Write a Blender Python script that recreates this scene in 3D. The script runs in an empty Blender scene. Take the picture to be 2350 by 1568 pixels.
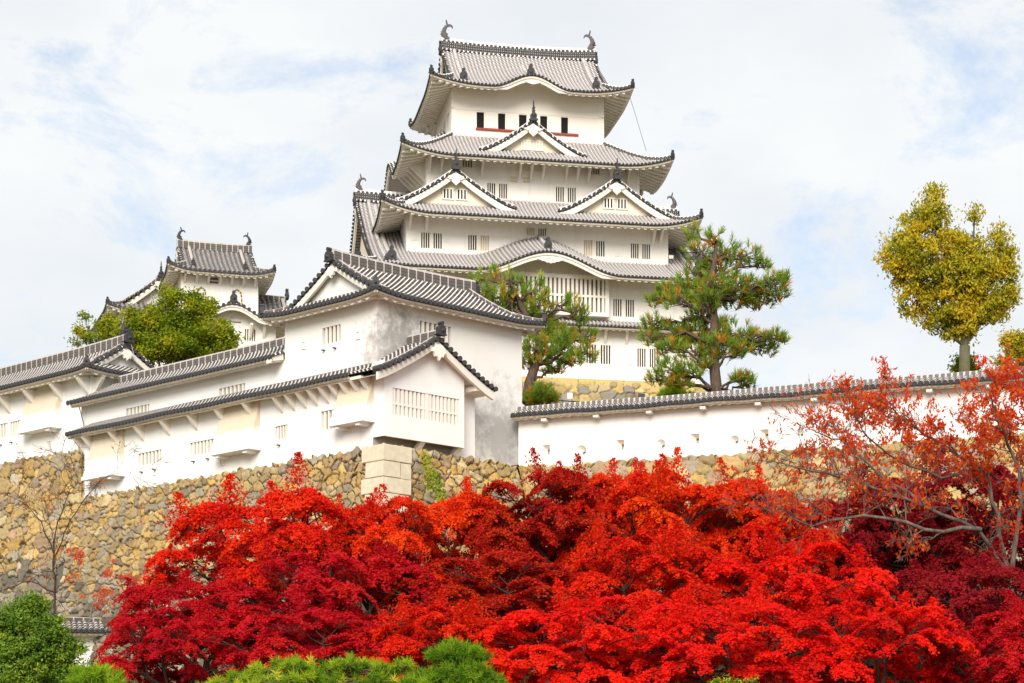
import bpy, math, random
import numpy as np
from mathutils import Vector
R = math.radians
sc = bpy.context.scene
COL = sc.collection
rng = np.random.default_rng(7)
random.seed(7)

# ------------------------------------------------------------------ camera
cam = bpy.data.objects.new('camera', bpy.data.cameras.new('camera'))
COL.objects.link(cam)
cam.location = (0, 0, 0)
cam.rotation_euler = (R(90), 0, 0)
cam.data.sensor_width = 36
cam.data.lens = 72
cam.data.shift_y = (1930 - 784) / 2350
cam.data.clip_start = 1
cam.data.clip_end = 9000
sc.camera = cam
# ------------------------------------------------------------------ world
SUN_EL, SUN_AZ = 34, 190          # azimuth measured clockwise from +Y
wd = bpy.data.worlds.new('World'); sc.world = wd; wd.use_nodes = True
nt = wd.node_tree; N = nt.nodes; N.clear()
def nd(t, **k):
    n = N.new(t)
    for a, b in k.items(): setattr(n, a, b)
    return n
out = nd('ShaderNodeOutputWorld'); mixs = nd('ShaderNodeMixShader')
sky = nd('ShaderNodeTexSky', sky_type='NISHITA', sun_disc=False)
sky.sun_elevation = R(SUN_EL); sky.sun_rotation = R(SUN_AZ)
b1 = nd('ShaderNodeBackground'); b1.inputs[1].default_value = 0.105
b2 = nd('ShaderNodeBackground'); b2.inputs[1].default_value = 0.545
tc = nd('ShaderNodeTexCoord'); mp = nd('ShaderNodeMapping')
mp.inputs['Scale'].default_value = (1, 1, 1.9); mp.inputs['Location'].default_value = (0.35, 0.1, 0.62)
n1 = nd('ShaderNodeTexNoise'); n1.inputs['Scale'].default_value = 9.5; n1.inputs['Detail'].default_value = 12; n1.inputs['Roughness'].default_value = 0.66; n1.inputs['Distortion'].default_value = 0.3
n2 = nd('ShaderNodeTexNoise'); n2.inputs['Scale'].default_value = 7.0; n2.inputs['Detail'].default_value = 8
r1 = nd('ShaderNodeValToRGB'); r1.color_ramp.elements[0].position = 0.33; r1.color_ramp.elements[0].color = (.46, .46, .46, 1); r1.color_ramp.elements[1].position = 0.47; r1.color_ramp.elements[1].color = (.97, .97, .97, 1)
r2 = nd('ShaderNodeValToRGB'); r2.color_ramp.elements[0].position = 0.35; r2.color_ramp.elements[0].color = (.84, .875, .91, 1); r2.color_ramp.elements[1].position = 0.62; r2.color_ramp.elements[1].color = (.965, .985, .985, 1)
L = nt.links.new
L(tc.outputs['Generated'], mp.inputs[0]); L(mp.outputs[0], n1.inputs['Vector']); L(mp.outputs[0], n2.inputs['Vector'])
L(n1.outputs[0], r1.inputs[0]); L(n2.outputs[0], r2.inputs[0])
L(sky.outputs[0], b1.inputs[0]); L(r2.outputs[0], b2.inputs[0])
L(r1.outputs[0], mixs.inputs[0]); L(b1.outputs[0], mixs.inputs[1]); L(b2.outputs[0], mixs.inputs[2]); L(mixs.outputs[0], out.inputs[0])
# ------------------------------------------------------------------ sun
sl = bpy.data.lights.new('sun', 'SUN'); sl.energy = 2.4; sl.angle = R(36); sl.color = (1, .95, .88)
sun = bpy.data.objects.new('sun', sl); COL.objects.link(sun)
az, el = R(SUN_AZ), R(SUN_EL)
to_sun = Vector((math.sin(az) * math.cos(el), math.cos(az) * math.cos(el), math.sin(el)))
sun.rotation_euler = (-to_sun).to_track_quat('-Z', 'Y').to_euler()
sun.location = to_sun * 300
sc.view_settings.view_transform = 'Standard'; sc.view_settings.look = 'None'
sc.view_settings.exposure = 0.88; sc.view_settings.gamma = 1
sc.render.engine = 'CYCLES'
sc.cycles.use_denoising = True
sc.cycles.max_bounces = 8; sc.cycles.diffuse_bounces = 4; sc.cycles.transparent_max_bounces = 4

# ------------------------------------------------------------------ helpers
def W(x, y, Y):                     # point seen at (x, y) of a 2350 wide view, Y metres away
    return np.array(((x - 1175) / 4700 * Y, Y, (1930 - y) / 4700 * Y))

class MB:
    def __init__(s): s.v = []; s.f = []; s.uv = []; s.mi = []; s.sm = []
    def add(s, vs, fs, uv=None, mi=0, sm=False):
        o = len(s.v)
        s.v.extend([(float(p[0]), float(p[1]), float(p[2])) for p in vs])
        s.uv.extend(uv if uv is not None else [(0., 0.)] * len(vs))
        for f in fs:
            s.f.append(tuple(i + o for i in f)); s.mi.append(mi); s.sm.append(sm)
    def hexa(s, b, t, mi=0, uv=None):     # bottom 4, top 4
        s.add(list(b) + list(t), [(3, 2, 1, 0), (4, 5, 6, 7), (0, 1, 5, 4), (1, 2, 6, 5), (2, 3, 7, 6), (3, 0, 4, 7)], uv, mi)
    def build(s, name, mats, root=None, parent=None):
        me = bpy.data.meshes.new(name)
        o0 = np.array(root.location) if root is not None else np.zeros(3)
        v = np.array(s.v) - o0
        me.from_pydata(v.tolist(), [], s.f)
        lay = me.uv_layers.new(name='UVMap')
        li = np.empty(len(me.loops), dtype=np.int32); me.loops.foreach_get('vertex_index', li)
        lay.data.foreach_set('uv', np.array(s.uv, dtype=np.float32)[li].ravel())
        for m in (mats if isinstance(mats, (list, tuple)) else [mats]): me.materials.append(m)
        me.polygons.foreach_set('material_index', np.array(s.mi, dtype=np.int32))
        me.polygons.foreach_set('use_smooth', np.array(s.sm, dtype=bool))
        me.update()
        o = bpy.data.objects.new(name, me); COL.objects.link(o)
        p = parent if parent is not None else root
        if p is not None: o.parent = p
        return o

def thing(name, label, cat, loc=(0, 0, 0), group=None):
    o = bpy.data.objects.new(name, None); COL.objects.link(o)
    o.location = tuple(float(q) for q in loc); o['label'] = label; o['category'] = cat
    o.empty_display_size = .5
    if group: o['group'] = group
    return o
def tag(o, label, cat, group=None):
    o['label'] = label; o['category'] = cat
    if group: o['group'] = group
    return o

# ------------------------------------------------------------------ materials
def mat(name, col=(.5, .5, .5), rough=.8, spec=.3):
    m = bpy.data.materials.new(name); m.use_nodes = True
    b = m.node_tree.nodes['Principled BSDF']
    b.inputs['Base Color'].default_value = (*col, 1); b.inputs['Roughness'].default_value = rough
    b.inputs['Specular IOR Level'].default_value = spec
    return m
class G:                                # tiny node-graph helper
    def __init__(s, m): s.m = m; s.t = m.node_tree; s.b = s.t.nodes['Principled BSDF']
    def n(s, t, **k):
        q = s.t.nodes.new(t)
        for a, b in k.items(): setattr(q, a, b)
        return q
    def l(s, a, b): s.t.links.new(a, b)
    def val(s, op, a, b=None, c=None):
        q = s.n('ShaderNodeMath', operation=op)
        for i, x in enumerate((a, b, c)):
            if x is None: continue
            if hasattr(x, 'is_output'): s.l(x, q.inputs[i])
            else: q.inputs[i].default_value = x
        return q.outputs[0]
    def noise(s, scale, detail=5, vec=None, rough=.6, dist=0):
        q = s.n('ShaderNodeTexNoise'); q.inputs['Scale'].default_value = scale; q.inputs['Detail'].default_value = detail
        q.inputs['Roughness'].default_value = rough; q.inputs['Distortion'].default_value = dist
        if vec is None: vec = s.pos()
        s.l(vec, q.inputs['Vector']); return q.outputs[0]
    def pos(s): return s.n('ShaderNodeNewGeometry').outputs['Position']
    def obj(s): return s.n('ShaderNodeTexCoord').outputs['Object']
    def ramp(s, fac, stops):
        q = s.n('ShaderNodeValToRGB'); e = q.color_ramp.elements
        while len(e) < len(stops): e.new(.5)
        for i, (p, c) in enumerate(stops):
            e[i].position = p; e[i].color = (*c, 1) if len(c) == 3 else c
        s.l(fac, q.inputs[0]); return q.outputs[0]
    def mix(s, fac, a, b, blend='MIX'):
        q = s.n('ShaderNodeMix', data_type='RGBA', blend_type=blend)
        for i, x in ((0, fac), (6, a), (7, b)):
            if hasattr(x, 'is_output'): s.l(x, q.inputs[i])
            elif i == 0: q.inputs[0].default_value = x
            else: q.inputs[i].default_value = (*x, 1)
        return q.outputs[2]
    def bump(s, h, strength=.3, dist=.05):
        q = s.n('ShaderNodeBump'); q.inputs['Strength'].default_value = strength; q.inputs['Distance'].default_value = dist
        s.l(h, q.inputs['Height']); s.l(q.outputs[0], s.b.inputs['Normal'])
    def col(s, c): s.l(c, s.b.inputs['Base Color'])

def plaster(name, base, stains=(), streak=.05):
    m = mat(name, base, .9, .15); g = G(m)
    big = g.noise(.35, 6); fine = g.noise(6, 6)
    c = g.mix(g.ramp(big, [(.35, (0, 0, 0)), (.75, (1, 1, 1))]), base, tuple(x * y for x, y in zip(base, (.955, .945, .925))))
    mp_ = g.n('ShaderNodeMapping'); mp_.inputs['Scale'].default_value = (1.6, 1.6, .12); g.l(g.pos(), mp_.inputs[0])
    st = g.noise(1.2, 6, mp_.outputs[0])
    c = g.mix(g.val('MULTIPLY', g.ramp(st, [(.55, (0, 0, 0)), (.8, (1, 1, 1))]), streak * 6), c, (.62, .58, .51))
    for (p, r, colr, amt, stretch) in stains:
        q = g.n('ShaderNodeMapping'); q.vector_type = 'POINT'
        q.inputs['Scale'].default_value = (1, 1, stretch); q.inputs['Location'].default_value = (-p[0], -p[1], -p[2] * stretch)
        g.l(g.pos(), q.inputs[0])
        ln = g.n('ShaderNodeVectorMath', operation='LENGTH'); g.l(q.outputs[0], ln.inputs[0])
        dn = g.val('DIVIDE', ln.outputs['Value'], r)
        nz = g.noise(1.6, 9, rough=.72)
        k = g.val('SUBTRACT', g.val('ADD', 1.0, g.val('MULTIPLY', g.val('SUBTRACT', nz, .5), 2.6)), dn)
        k = g.ramp(k, [(.0, (0, 0, 0)), (.75, (1, 1, 1))])
        c = g.mix(g.val('MULTIPLY', k, amt), c, colr)
    g.col(c); g.bump(fine, .12, .02)
    return m

def tiles(name, tile, tile2, joint, disc, fr, period=.32, pan=None, jmix=1.0, var=.5):
    """round roof tiles: u tells pan / roll / end disc, v runs down the slope in metres"""
    m = mat(name, tile, .75, .25); g = G(m)
    uv = g.n('ShaderNodeSeparateXYZ'); g.l(g.n('ShaderNodeUVMap').outputs[0], uv.inputs[0])
    u, v = uv.outputs[0], uv.outputs[1]
    n = g.noise(1.3, 6); n2 = g.noise(9, 4)
    base = g.mix(g.ramp(n, [(.35, (0, 0, 0)), (.65, (1, 1, 1))]), tile, tile2)
    cb = g.n('ShaderNodeCombineXYZ'); g.l(g.val('MULTIPLY', u, 977.), cb.inputs[0]); g.l(g.val('FLOOR', g.val('DIVIDE', v, period)), cb.inputs[1])
    wn = g.n('ShaderNodeTexWhiteNoise', noise_dimensions='2D'); g.l(cb.outputs[0], wn.inputs['Vector'])
    base = g.mix(g.val('MULTIPLY', wn.outputs['Value'], var), base, tuple(.3 * q for q in tile))
    base = g.mix(g.val('MULTIPLY', n2, .4), base, tuple(.5 * q for q in tile))
    panc = g.mix(g.val('MULTIPLY', n2, .4), pan or tuple(.6 * q for q in tile), tile2)
    isrib = g.val('GREATER_THAN', u, .3); isdisc = g.val('GREATER_THAN', u, .7)
    fj = g.val('FRACT', g.val('DIVIDE', v, period))
    jw = g.val('MULTIPLY', g.val('LESS_THAN', fj, fr), jmix)
    c = g.mix(isrib, panc, base)
    jr = g.val('MULTIPLY', jw, g.val('ADD', .35, g.val('MULTIPLY', isrib, .65)))
    c = g.mix(jr, c, joint)
    c = g.mix(isdisc, c, disc)
    g.col(c)
    g.bump(n2, .2, .02)
    return m
def ridge_mat(name, tile, joint, period, fr, top=.82, jm=1.0, dots=False):
    m = mat(name, tile, .75, .25); g = G(m)
    uv = g.n('ShaderNodeSeparateXYZ'); g.l(g.n('ShaderNodeUVMap').outputs[0], uv.inputs[0])
    u, v = uv.outputs[0], uv.outputs[1]                 # u: 0 foot .. 1 crown
    fj = g.val('LESS_THAN', g.val('FRACT', g.val('DIVIDE', v, period)), fr)
    band = g.val('GREATER_THAN', u, top)
    lay = g.val('LESS_THAN', g.val('FRACT', g.val('MULTIPLY', u, 4.0)), .16)
    n = g.noise(3, 6)
    base = g.mix(n, tile, tuple(1.6 * q for q in tile))
    base = g.mix(g.val('MULTIPLY', lay, .8), base, tuple(.3 * q for q in tile))
    if dots:            # dashes along crown and foot, rows of small dots between
        edge = g.val('MAXIMUM', g.val('GREATER_THAN', u, .68), g.val('LESS_THAN', u, .14))
        dt = g.val('MULTIPLY', g.val('LESS_THAN', g.val('FRACT', g.val('DIVIDE', v, .21)), .3), g.val('GREATER_THAN', g.val('FRACT', g.val('MULTIPLY', u, 5.0)), .6))
        fj = g.val('ADD', g.val('MULTIPLY', fj, edge), g.val('MULTIPLY', g.val('SUBTRACT', 1.0, edge), g.val('MULTIPLY', dt, .5)))
    k = g.val('MAXIMUM', fj, g.val('MULTIPLY', band, .75 if jm > .8 else .12))
    k = g.val('MULTIPLY', k, g.val('MULTIPLY_ADD', g.val('GREATER_THAN', n, .4), .5 * jm, .5 * jm))
    g.col(g.mix(k, base, joint)); return m

M = {}
M['plaster'] = plaster('plaster', (.84, .80, .745), streak=.10)
M['plaster_low'] = plaster('plaster_low', (.84, .82, .79), streak=.08)
M['trim'] = plaster('plaster_trim', (.83, .775, .69), streak=.02)  # warmer than the walls: bounced light under the keep eaves put into the colour
M['gface'] = plaster('shade_tinted_gable_plaster', (.82, .73, .575), streak=.01)  # plaster tinted yellow cream to carry the warm shade of the gable recess
M['cream'] = mat('cream_plaster', (.78, .66, .47), .9, .1)
M['shutter'] = mat('shutter_boards', (.23, .195, .15), .9, .1)
M['dark'] = mat('dark_interior', (.02, .018, .016), .9, .1)
M['tile_keep'] = tiles('keep_tiles', (.15, .132, .128), (.22, .195, .185), (.82, .76, .72), (.040, .037, .037), .45, .34, (.10, .09, .086), var=.45)
M['tile_old'] = tiles('weathered_tiles', (.062, .055, .053), (.15, .132, .122), (.76, .70, .65), (.055, .053, .056), .30, .30, (.028, .026, .025), .85, .8)
M['tile_wall'] = tiles('wall_tiles', (.13, .115, .11), (.30, .26, .24), (.76, .70, .65), (.04, .04, .042), .3, .26, (.015, .014, .014), .95, .9)
M['ridge_keep'] = ridge_mat('keep_ridge', (.055, .05, .05), (.83, .79, .75), .42, .36, dots=True)
M['ridge_old'] = ridge_mat('weathered_ridge', (.10, .088, .08), (.60, .545, .48), .56, .14, jm=.85)
M['ridge_desc'] = ridge_mat('descending_ridge_tiles', (.07, .06, .06), (.83, .79, .75), .26, .5, top=1.5)
M['ridge_gable'] = ridge_mat('gable_ridge', (.05, .046, .046), (.83, .79, .75), .55, .32, .72)
M['orn'] = mat('dark_roof_tile_ornament', (.035, .033, .036), .6, .4)
M['fish'] = mat('fish_ornament_tile', (.11, .095, .095), .65, .35)
M['red'] = mat('red_lacquer', (.30, .035, .02), .5, .4)
M['gold'] = mat('gold_leaf', (.75, .52, .05), .35, .6)
M['black'] = mat('black_lacquer', (.015, .014, .014), .35, .5)
M['metal'] = mat('grey_metal', (.35, .35, .36), .5, .5)
M['wood'] = mat('weathered_wood', (.36, .32, .27), .85, .2)
# ------------------------------------------------------------------ architecture kit
class Frame:
    def __init__(s, o, e1, e2): s.o = np.array(o, float); s.e1 = np.array(e1, float); s.e2 = np.array(e2, float)
    def P(s, a, b, z): 
        q = s.o + s.e1 * a + s.e2 * b
        return np.array((q[0], q[1], z))
class Face:                       # vertical wall plane: u along, dep inward
    def __init__(s, F, a, b, along):     # along: 'a' (plane b=const) or 'b' (plane a=const)
        s.F = F; s.a = a; s.b = b; s.al = along
    def P(s, u, z, dep=0):
        return s.F.P(u, s.b + dep, z) if s.al == 'a' else s.F.P(s.a + dep, u, z)
    def at(s, x, y):              # where the sight line through (x, y) meets this plane
        p0 = s.P(0, 0)[:2]; p1 = s.P(1, 0)[:2]; du = p1 - p0; k = (x - 1175) / 4700
        u = (k * p0[1] - p0[0]) / (du[0] - k * du[1])
        Y = p0[1] + u * du[1]
        return u, (1930 - y) / 4700 * Y
    def rect(s, x0, y0, x1, y1):  # a rectangle from its left top and right bottom view points
        xm, ym = (x0 + x1) / 2, (y0 + y1) / 2
        u0 = s.at(x0, ym)[0]; u1 = s.at(x1, ym)[0]
        um, zt = s.at(xm, y0); _, zb = s.at(xm, y1)
        return min(u0, u1), max(u0, u1), zb, zt

def facade(mb, fc, u0, u1, z0, z1, holes=(), depth=.22, mi=0):
    us = sorted({u0, u1, *[h[0] for h in holes if u0 < h[0] < u1], *[h[1] for h in holes if u0 < h[1] < u1]})
    zs = sorted({z0, z1, *[h[2] for h in holes if z0 < h[2] < z1], *[h[3] for h in holes if z0 < h[3] < z1]})
    for i in range(len(us) - 1):
        for j in range(len(zs) - 1):
            um, zm = (us[i] + us[i + 1]) / 2, (zs[j] + zs[j + 1]) / 2
            if any(h[0] < um < h[1] and h[2] < zm < h[3] for h in holes): continue
            mb.add([fc.P(us[i], zs[j]), fc.P(us[i + 1], zs[j]), fc.P(us[i + 1], zs[j + 1]), fc.P(us[i], zs[j + 1])], [(0, 1, 2, 3)], mi=mi)
    for h in holes:
        c = [(h[0], h[2]), (h[1], h[2]), (h[1], h[3]), (h[0], h[3])]
        if len(h) > 4:            # round loophole in a square cell
            n = 24; cu, cz = (h[0] + h[1]) / 2, (h[2] + h[3]) / 2; ru, rz = (h[1] - h[0]) / 2 * .98, (h[3] - h[2]) / 2 * .98
            for k in range(n):
                a, b = 2 * math.pi * k / n, 2 * math.pi * (k + 1) / n
                def sq(t):
                    m_ = max(abs(math.cos(t)), abs(math.sin(t))); return cu + (h[1] - h[0]) / 2 * math.cos(t) / m_, cz + (h[3] - h[2]) / 2 * math.sin(t) / m_
                ca, cb = (cu + ru * math.cos(a), cz + rz * math.sin(a)), (cu + ru * math.cos(b), cz + rz * math.sin(b))
                mb.add([fc.P(*ca), fc.P(*cb), fc.P(*sq(b)), fc.P(*sq(a))], [(0, 1, 2, 3)], mi=mi)
                ia = (cu + .35 * ru * math.cos(a) + .3 * ru, cz + .35 * rz * math.sin(a) - .35 * rz); ib = (cu + .35 * ru * math.cos(b) + .3 * ru, cz + .35 * rz * math.sin(b) - .35 * rz)
                mb.add([fc.P(*ca), fc.P(*cb), fc.P(*ib, depth), fc.P(*ia, depth)], [(0, 1, 2, 3)], mi=mi)
        else:
            for k in range(4):
                a, b = c[k], c[(k + 1) % 4]
                mb.add([fc.P(*a), fc.P(*b), fc.P(*b, depth), fc.P(*a, depth)], [(0, 1, 2, 3)], mi=mi)

def fbox(mb, fc, u0, u1, z0, z1, d0, d1, mi=0):
    mb.hexa([fc.P(u0, z0, d0), fc.P(u1, z0, d0), fc.P(u1, z0, d1), fc.P(u0, z0, d1)],
            [fc.P(u0, z1, d0), fc.P(u1, z1, d0), fc.P(u1, z1, d1), fc.P(u0, z1, d1)], mi)

def window(root, fc, r, n=3, groups=1, back='dark', depth=.22, rail=False, frame=.0, backs=None):
    u0, u1, z0, z1 = r
    mb = MB(); mul = (u1 - u0) * .2 if groups == 2 else 0
    gw = ((u1 - u0) - mul) / groups
    mats = {'dark': M['dark'], 'shutter': M['shutter'], 'cream': M['cream']}
    keys = ['dark', 'shutter', 'cream']
    xs = [u0, u1] if groups == 1 else [u0, u0 + gw + mul / 2, u1]
    mb.add([fc.P(x, z, depth - .01) for x in xs for z in (z0, z1)], [])
    for g_ in range(groups):
        mb.f.append((2 * g_, 2 * g_ + 2, 2 * g_ + 3, 2 * g_ + 1)); mb.mi.append(keys.index((backs or [back] * groups)[g_])); mb.sm.append(False)
    w = mb.build('window', [mats[k] for k in keys], root)
    bb = MB()
    for g_ in range(groups):
        a = u0 + g_ * (gw + mul)
        bw = gw / (2 * n + 1) * (.78 if n < 6 else .95) if n else 0; gap = (gw - bw * n) / (n + 1)
        for k in range(n):
            x = a + gap + k * (bw + gap)
            fbox(bb, fc, x, x + bw, z0 + .004, z1 - .004, .04, .04 + min(bw, .10))
    if groups == 2: fbox(bb, fc, u0 + gw, u0 + gw + mul, z0 + .003, z1 - .003, .02, depth - .02)
    if rail:
        zm = z0 + (z1 - z0) * (rail if isinstance(rail, float) else .45)
        fbox(bb, fc, u0 + .003, u1 - .003, zm - .06, zm + .06, .034, .12)
    if bb.v: bb.build('window_bars', M['trim'], root, w)
    return w

def slope(c): return lambda t: t * (1 - c) + c * t * t

def tile_side(mb, S, a0, a1, dmax, zf, sp, r, nd_=8, dmin=lambda a: 0.0, disc=True, edge=.14):
    n = max(1, int(round((a1 - a0) / sp))); st = (a1 - a0) / n
    def rows(a):
        d0, d1 = dmin(a), dmax(a)
        if d1 - d0 < .03: return None
        ds = [d0 + (d1 - d0) * k / nd_ for k in range(nd_ + 1)]
        zs = [zf(a, d) for d in ds]; v = [0.0]
        for k in range(nd_): v.append(v[-1] + math.hypot(ds[k + 1] - ds[k], zs[k + 1] - zs[k]))
        return ds, zs, v
    prev = None
    for i in range(n + 1):
        a = a0 + st * i; cur = rows(a)
        if cur is None:
            d = dmin(a); cur = ([d] * (nd_ + 1), [zf(a, d)] * (nd_ + 1), [0.] * (nd_ + 1))
        if prev is not None:
            pa, pr = prev; vs = []; uv = []
            for k in range(nd_ + 1):
                for (aa, rr) in ((pa, pr), (a, cur)):
                    p = S(aa, rr[0][k]); vs.append((p[0], p[1], rr[1][k])); uv.append((.1, rr[2][k]))
            mb.add(vs, [(2 * k, 2 * k + 1, 2 * k + 3, 2 * k + 2) for k in range(nd_)], uv)
            if disc:
                p, q = S(pa, pr[0][0]), S(a, cur[0][0])
                mb.add([(p[0], p[1], pr[1][0]), (q[0], q[1], cur[1][0]), (q[0], q[1], cur[1][0] - edge), (p[0], p[1], pr[1][0] - edge)], [(0, 1, 2, 3)], [(.9, 0)] * 4)
        prev = (a, cur)
    for i in range(n):
        a = a0 + st * (i + .5); cur = rows(a)
        if cur is None: continue
        ds, zs, v = cur; vs = []; uv = []
        t = np.array(S(a + .5, 0)) - np.array(S(a - .5, 0)); t = t / np.linalg.norm(t)
        ds = [ds[0] - .05] + ds[1:]
        prof = [(-1, 0), (-.75, .72), (0, 1.05), (.75, .72), (1, 0)]
        for k in range(nd_ + 1):
            p = S(a, ds[k])
            for (cx, cz) in prof:
                vs.append((p[0] + t[0] * cx * r, p[1] + t[1] * cx * r, zs[k] + cz * r)); uv.append((.5 + (i * .0137) % .15, v[k]))
        fs = [(5 * k + j, 5 * k + j + 1, 5 * k + j + 6, 5 * k + j + 5) for k in range(nd_) for j in range(4)]
        mb.add(vs, fs, uv, sm=True)
        if disc:
            p = S(a, ds[0] - .02); p2 = S(a, ds[0] + .08); rr = r * 1.22; m_ = 9
            ring = [(p[0] + t[0] * rr * math.cos(q), p[1] + t[1] * rr * math.cos(q), zs[0] + .12 * r + rr * math.sin(q)) for q in [2 * math.pi * k / m_ for k in range(m_)]]
            ring2 = [(x + p2[0] - p[0], y + p2[1] - p[1], z) for x, y, z in ring]
            mb.add(ring + ring2, [tuple(range(m_))] + [(k, (k + 1) % m_, m_ + (k + 1) % m_, m_ + k) for k in range(m_)], [(.9, 0)] * (2 * m_))

def sweep(mb, pts, prof, up=(0, 0, 1), uvu=None, mi=0, closed=True, caps=True, sm=False):
    """prof: list of (side, up) offsets swept along pts; v = length"""
    pts = [np.array(p, float) for p in pts]; up = np.array(up, float); n = len(prof); vs = []; uv = []; L_ = 0
    for i, p in enumerate(pts):
        t = pts[min(i + 1, len(pts) - 1)] - pts[max(i - 1, 0)]; t /= (np.linalg.norm(t) + 1e-9)
        s = np.cross(t, up); s /= (np.linalg.norm(s) + 1e-9)
        if i: L_ += np.linalg.norm(p - pts[i - 1])
        for j, (x, z) in enumerate(prof):
            vs.append(p + s * x + up * z); uv.append((uvu[j] if uvu else 0, L_))
    m_ = n if closed else n - 1
    fs = [(i * n + j, i * n + (j + 1) % n, (i + 1) * n + (j + 1) % n, (i + 1) * n + j) for i in range(len(pts) - 1) for j in range(m_)]
    if caps and closed: fs += [tuple(range(n - 1, -1, -1)), tuple((len(pts) - 1) * n + j for j in range(n))]
    mb.add(vs, fs, uv, mi, sm)
def ridge(mb, pts, w, h):
    sweep(mb, pts, [(-w / 2, -.1), (-w / 2, h * .8), (-w * .32, h), (0, h * 1.12), (w * .32, h), (w / 2, h * .8), (w / 2, -.1)], uvu=[0, .8, .95, 1, .95, .8, 0])
def band(mb, pts, w, h0, h1, mi=0):
    sweep(mb, pts, [(-w / 2, h0), (-w / 2, h1), (w / 2, h1), (w / 2, h0)], mi=mi)
def tube(mb, pts, rad, n=6, mi=0, caps=True):
    pts = [np.array(p, float) for p in pts]; vs = []; L_ = 0; uv = []
    ref = np.array((.31, .17, .93))
    for i, p in enumerate(pts):
        t = pts[min(i + 1, len(pts) - 1)] - pts[max(i - 1, 0)]; t /= (np.linalg.norm(t) + 1e-9)
        s = np.cross(t, ref); s /= (np.linalg.norm(s) + 1e-9); b = np.cross(t, s)
        r_ = rad[i] if hasattr(rad, '__len__') else rad
        if i: L_ += np.linalg.norm(p - pts[i - 1])
        for k in range(n):
            q = 2 * math.pi * k / n; vs.append(p + (s * math.cos(q) + b * math.sin(q)) * r_); uv.append((k / n, L_))
    fs = [(i * n + k, i * n + (k + 1) % n, (i + 1) * n + (k + 1) % n, (i + 1) * n + k) for i in range(len(pts) - 1) for k in range(n)]
    if caps: fs += [tuple(range(n)), tuple((len(pts) - 1) * n + k for k in range(n))]
    mb.add(vs, fs, uv, mi, sm=True)
def plate(mb, pts2, o, ex, ez, ey, th, mi=0):      # outline extruded by th along ey, centred
    o, ex, ez, ey = map(lambda q: np.array(q, float), (o, ex, ez, ey)); n = len(pts2)
    f = [o + ex * x + ez * z - ey * th / 2 for x, z in pts2]; b = [p + ey * th for p in f]
    mb.add(f + b, [tuple(range(n)), tuple(range(2 * n - 1, n - 1, -1))] + [(k, n + k, n + (k + 1) % n, (k + 1) % n) for k in range(n)], mi=mi)
def sym(h): return h + [(-x, z) for x, z in reversed(h) if x > 1e-6]
OGRE = sym([(0, 0), (.42, 0), (.5, .08), (.36, .16), (.36, .62), (.24, .82), (.1, .88), (.1, .95), (.17, 1.04), (.12, 1.2), (0, 1.24)])
SPIRE = sym([(0, -.12), (.34, -.12), (.46, .02), (.28, .12), (.34, .42), (.2, .62), (.09, .7), (.16, .86), (.07, .98), (.15, 1.14), (.05, 1.3), (.035, 1.7), (0, 1.95)])
GEGYO = sym([(0, .02), (.3, .1), (.75, -.1), (.95, -.28), (.7, -.3), (.62, -.42), (.4, -.38), (.42, -.6), (.28, -.72), (.16, -.82), (0, -.98)])
GEGYO2 = sym([(0, .0), (.35, .0), (.9, .02), (1.6, .1), (1.5, -.04), (1.15, -.12), (1.05, -.2), (.7, -.24), (.45, -.38), (.2, -.36), (0, -.48)])
STAR = sym([(0, .05), (.28, .0), (.55, -.42), (.4, -.46), (.3, -.72), (.16, -.68), (0, -.95)])
def ornament(root, parent, shape, o, ex, ey, s, th=.25, name='roof_ornament', m='orn', boss=True):
    mb = MB(); plate(mb, [(x * s, z * s) for x, z in shape], o, ex, (0, 0, 1), ey, th)
    if boss:
        o = np.array(o, float); ey = np.array(ey, float)
        for sg in (-1, 1):
            c = o + np.array((0, 0, .42 * s)) + ey * sg * th / 2
            tube(mb, [c - ey * sg * .02, c + ey * sg * .08], [.2 * s, .14 * s], 8)
    return mb.build(name, M[m], root, parent)
def fish(root, parent, o, t, s=1.0, m='fish'):
    """upright fish with the tail curled over towards t"""
    t = np.array(t, float); o = np.array(o, float); z = np.array((0, 0, 1.)); y = np.cross(z, t); mb = MB()
    c = [(.30, -.05), (.05, .08), (-.16, .35), (-.22, .68), (-.14, 1.0), (.02, 1.25), (.2, 1.42)]
    rad = [.26, .34, .31, .26, .21, .15, .08]
    tube(mb, [o + (t * x + z * q) * s for x, q in c], [r_ * s for r_ in rad], 8)
    def fin(p, th=.07): plate(mb, [(x * s, q * s) for x, q in p], o, t, z, y, th * s)
    fin([(.1, 1.3), (.22, 1.36), (.2, 1.62), (.08, 1.98), (-.02, 1.9), (.02, 1.6)])
    fin([(.12, 1.3), (.2, 1.25), (.48, 1.34), (.68, 1.12), (.72, 1.25), (.62, 1.48), (.35, 1.56), (.15, 1.5)])
    fin([(-.2, .9), (-.34, 1.02), (-.28, .84), (-.5, .78), (-.36, .66), (-.58, .52), (-.38, .44), (-.3, .3), (-.15, .5)])
    fin([(-.1, 1.05), (-.28, 1.2), (-.1, 1.25), (-.14, 1.42), (.08, 1.38), (.1, 1.2)])
    for sg in (-1, 1):
        plate(mb, [(x * s, q * s) for x, q in [(-.1, .35), (.12, .3), (.2, .5), (.02, .62), (-.12, .6)]], o + y * sg * .24 * s, t, z, y, .05 * s)
        c_ = o + (t * .22 + z * .14 + y * sg * .16) * s
        tube(mb, [c_, c_ + y * sg * .06 * s], [.06 * s, .03 * s], 6)
    fin([(.2, -.1), (.46, -.1), (.42, .12), (.3, .06), (.3, .16), (.1, .2)], .3)
    return mb.build('fish_ornament', M[m], root, parent)

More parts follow.
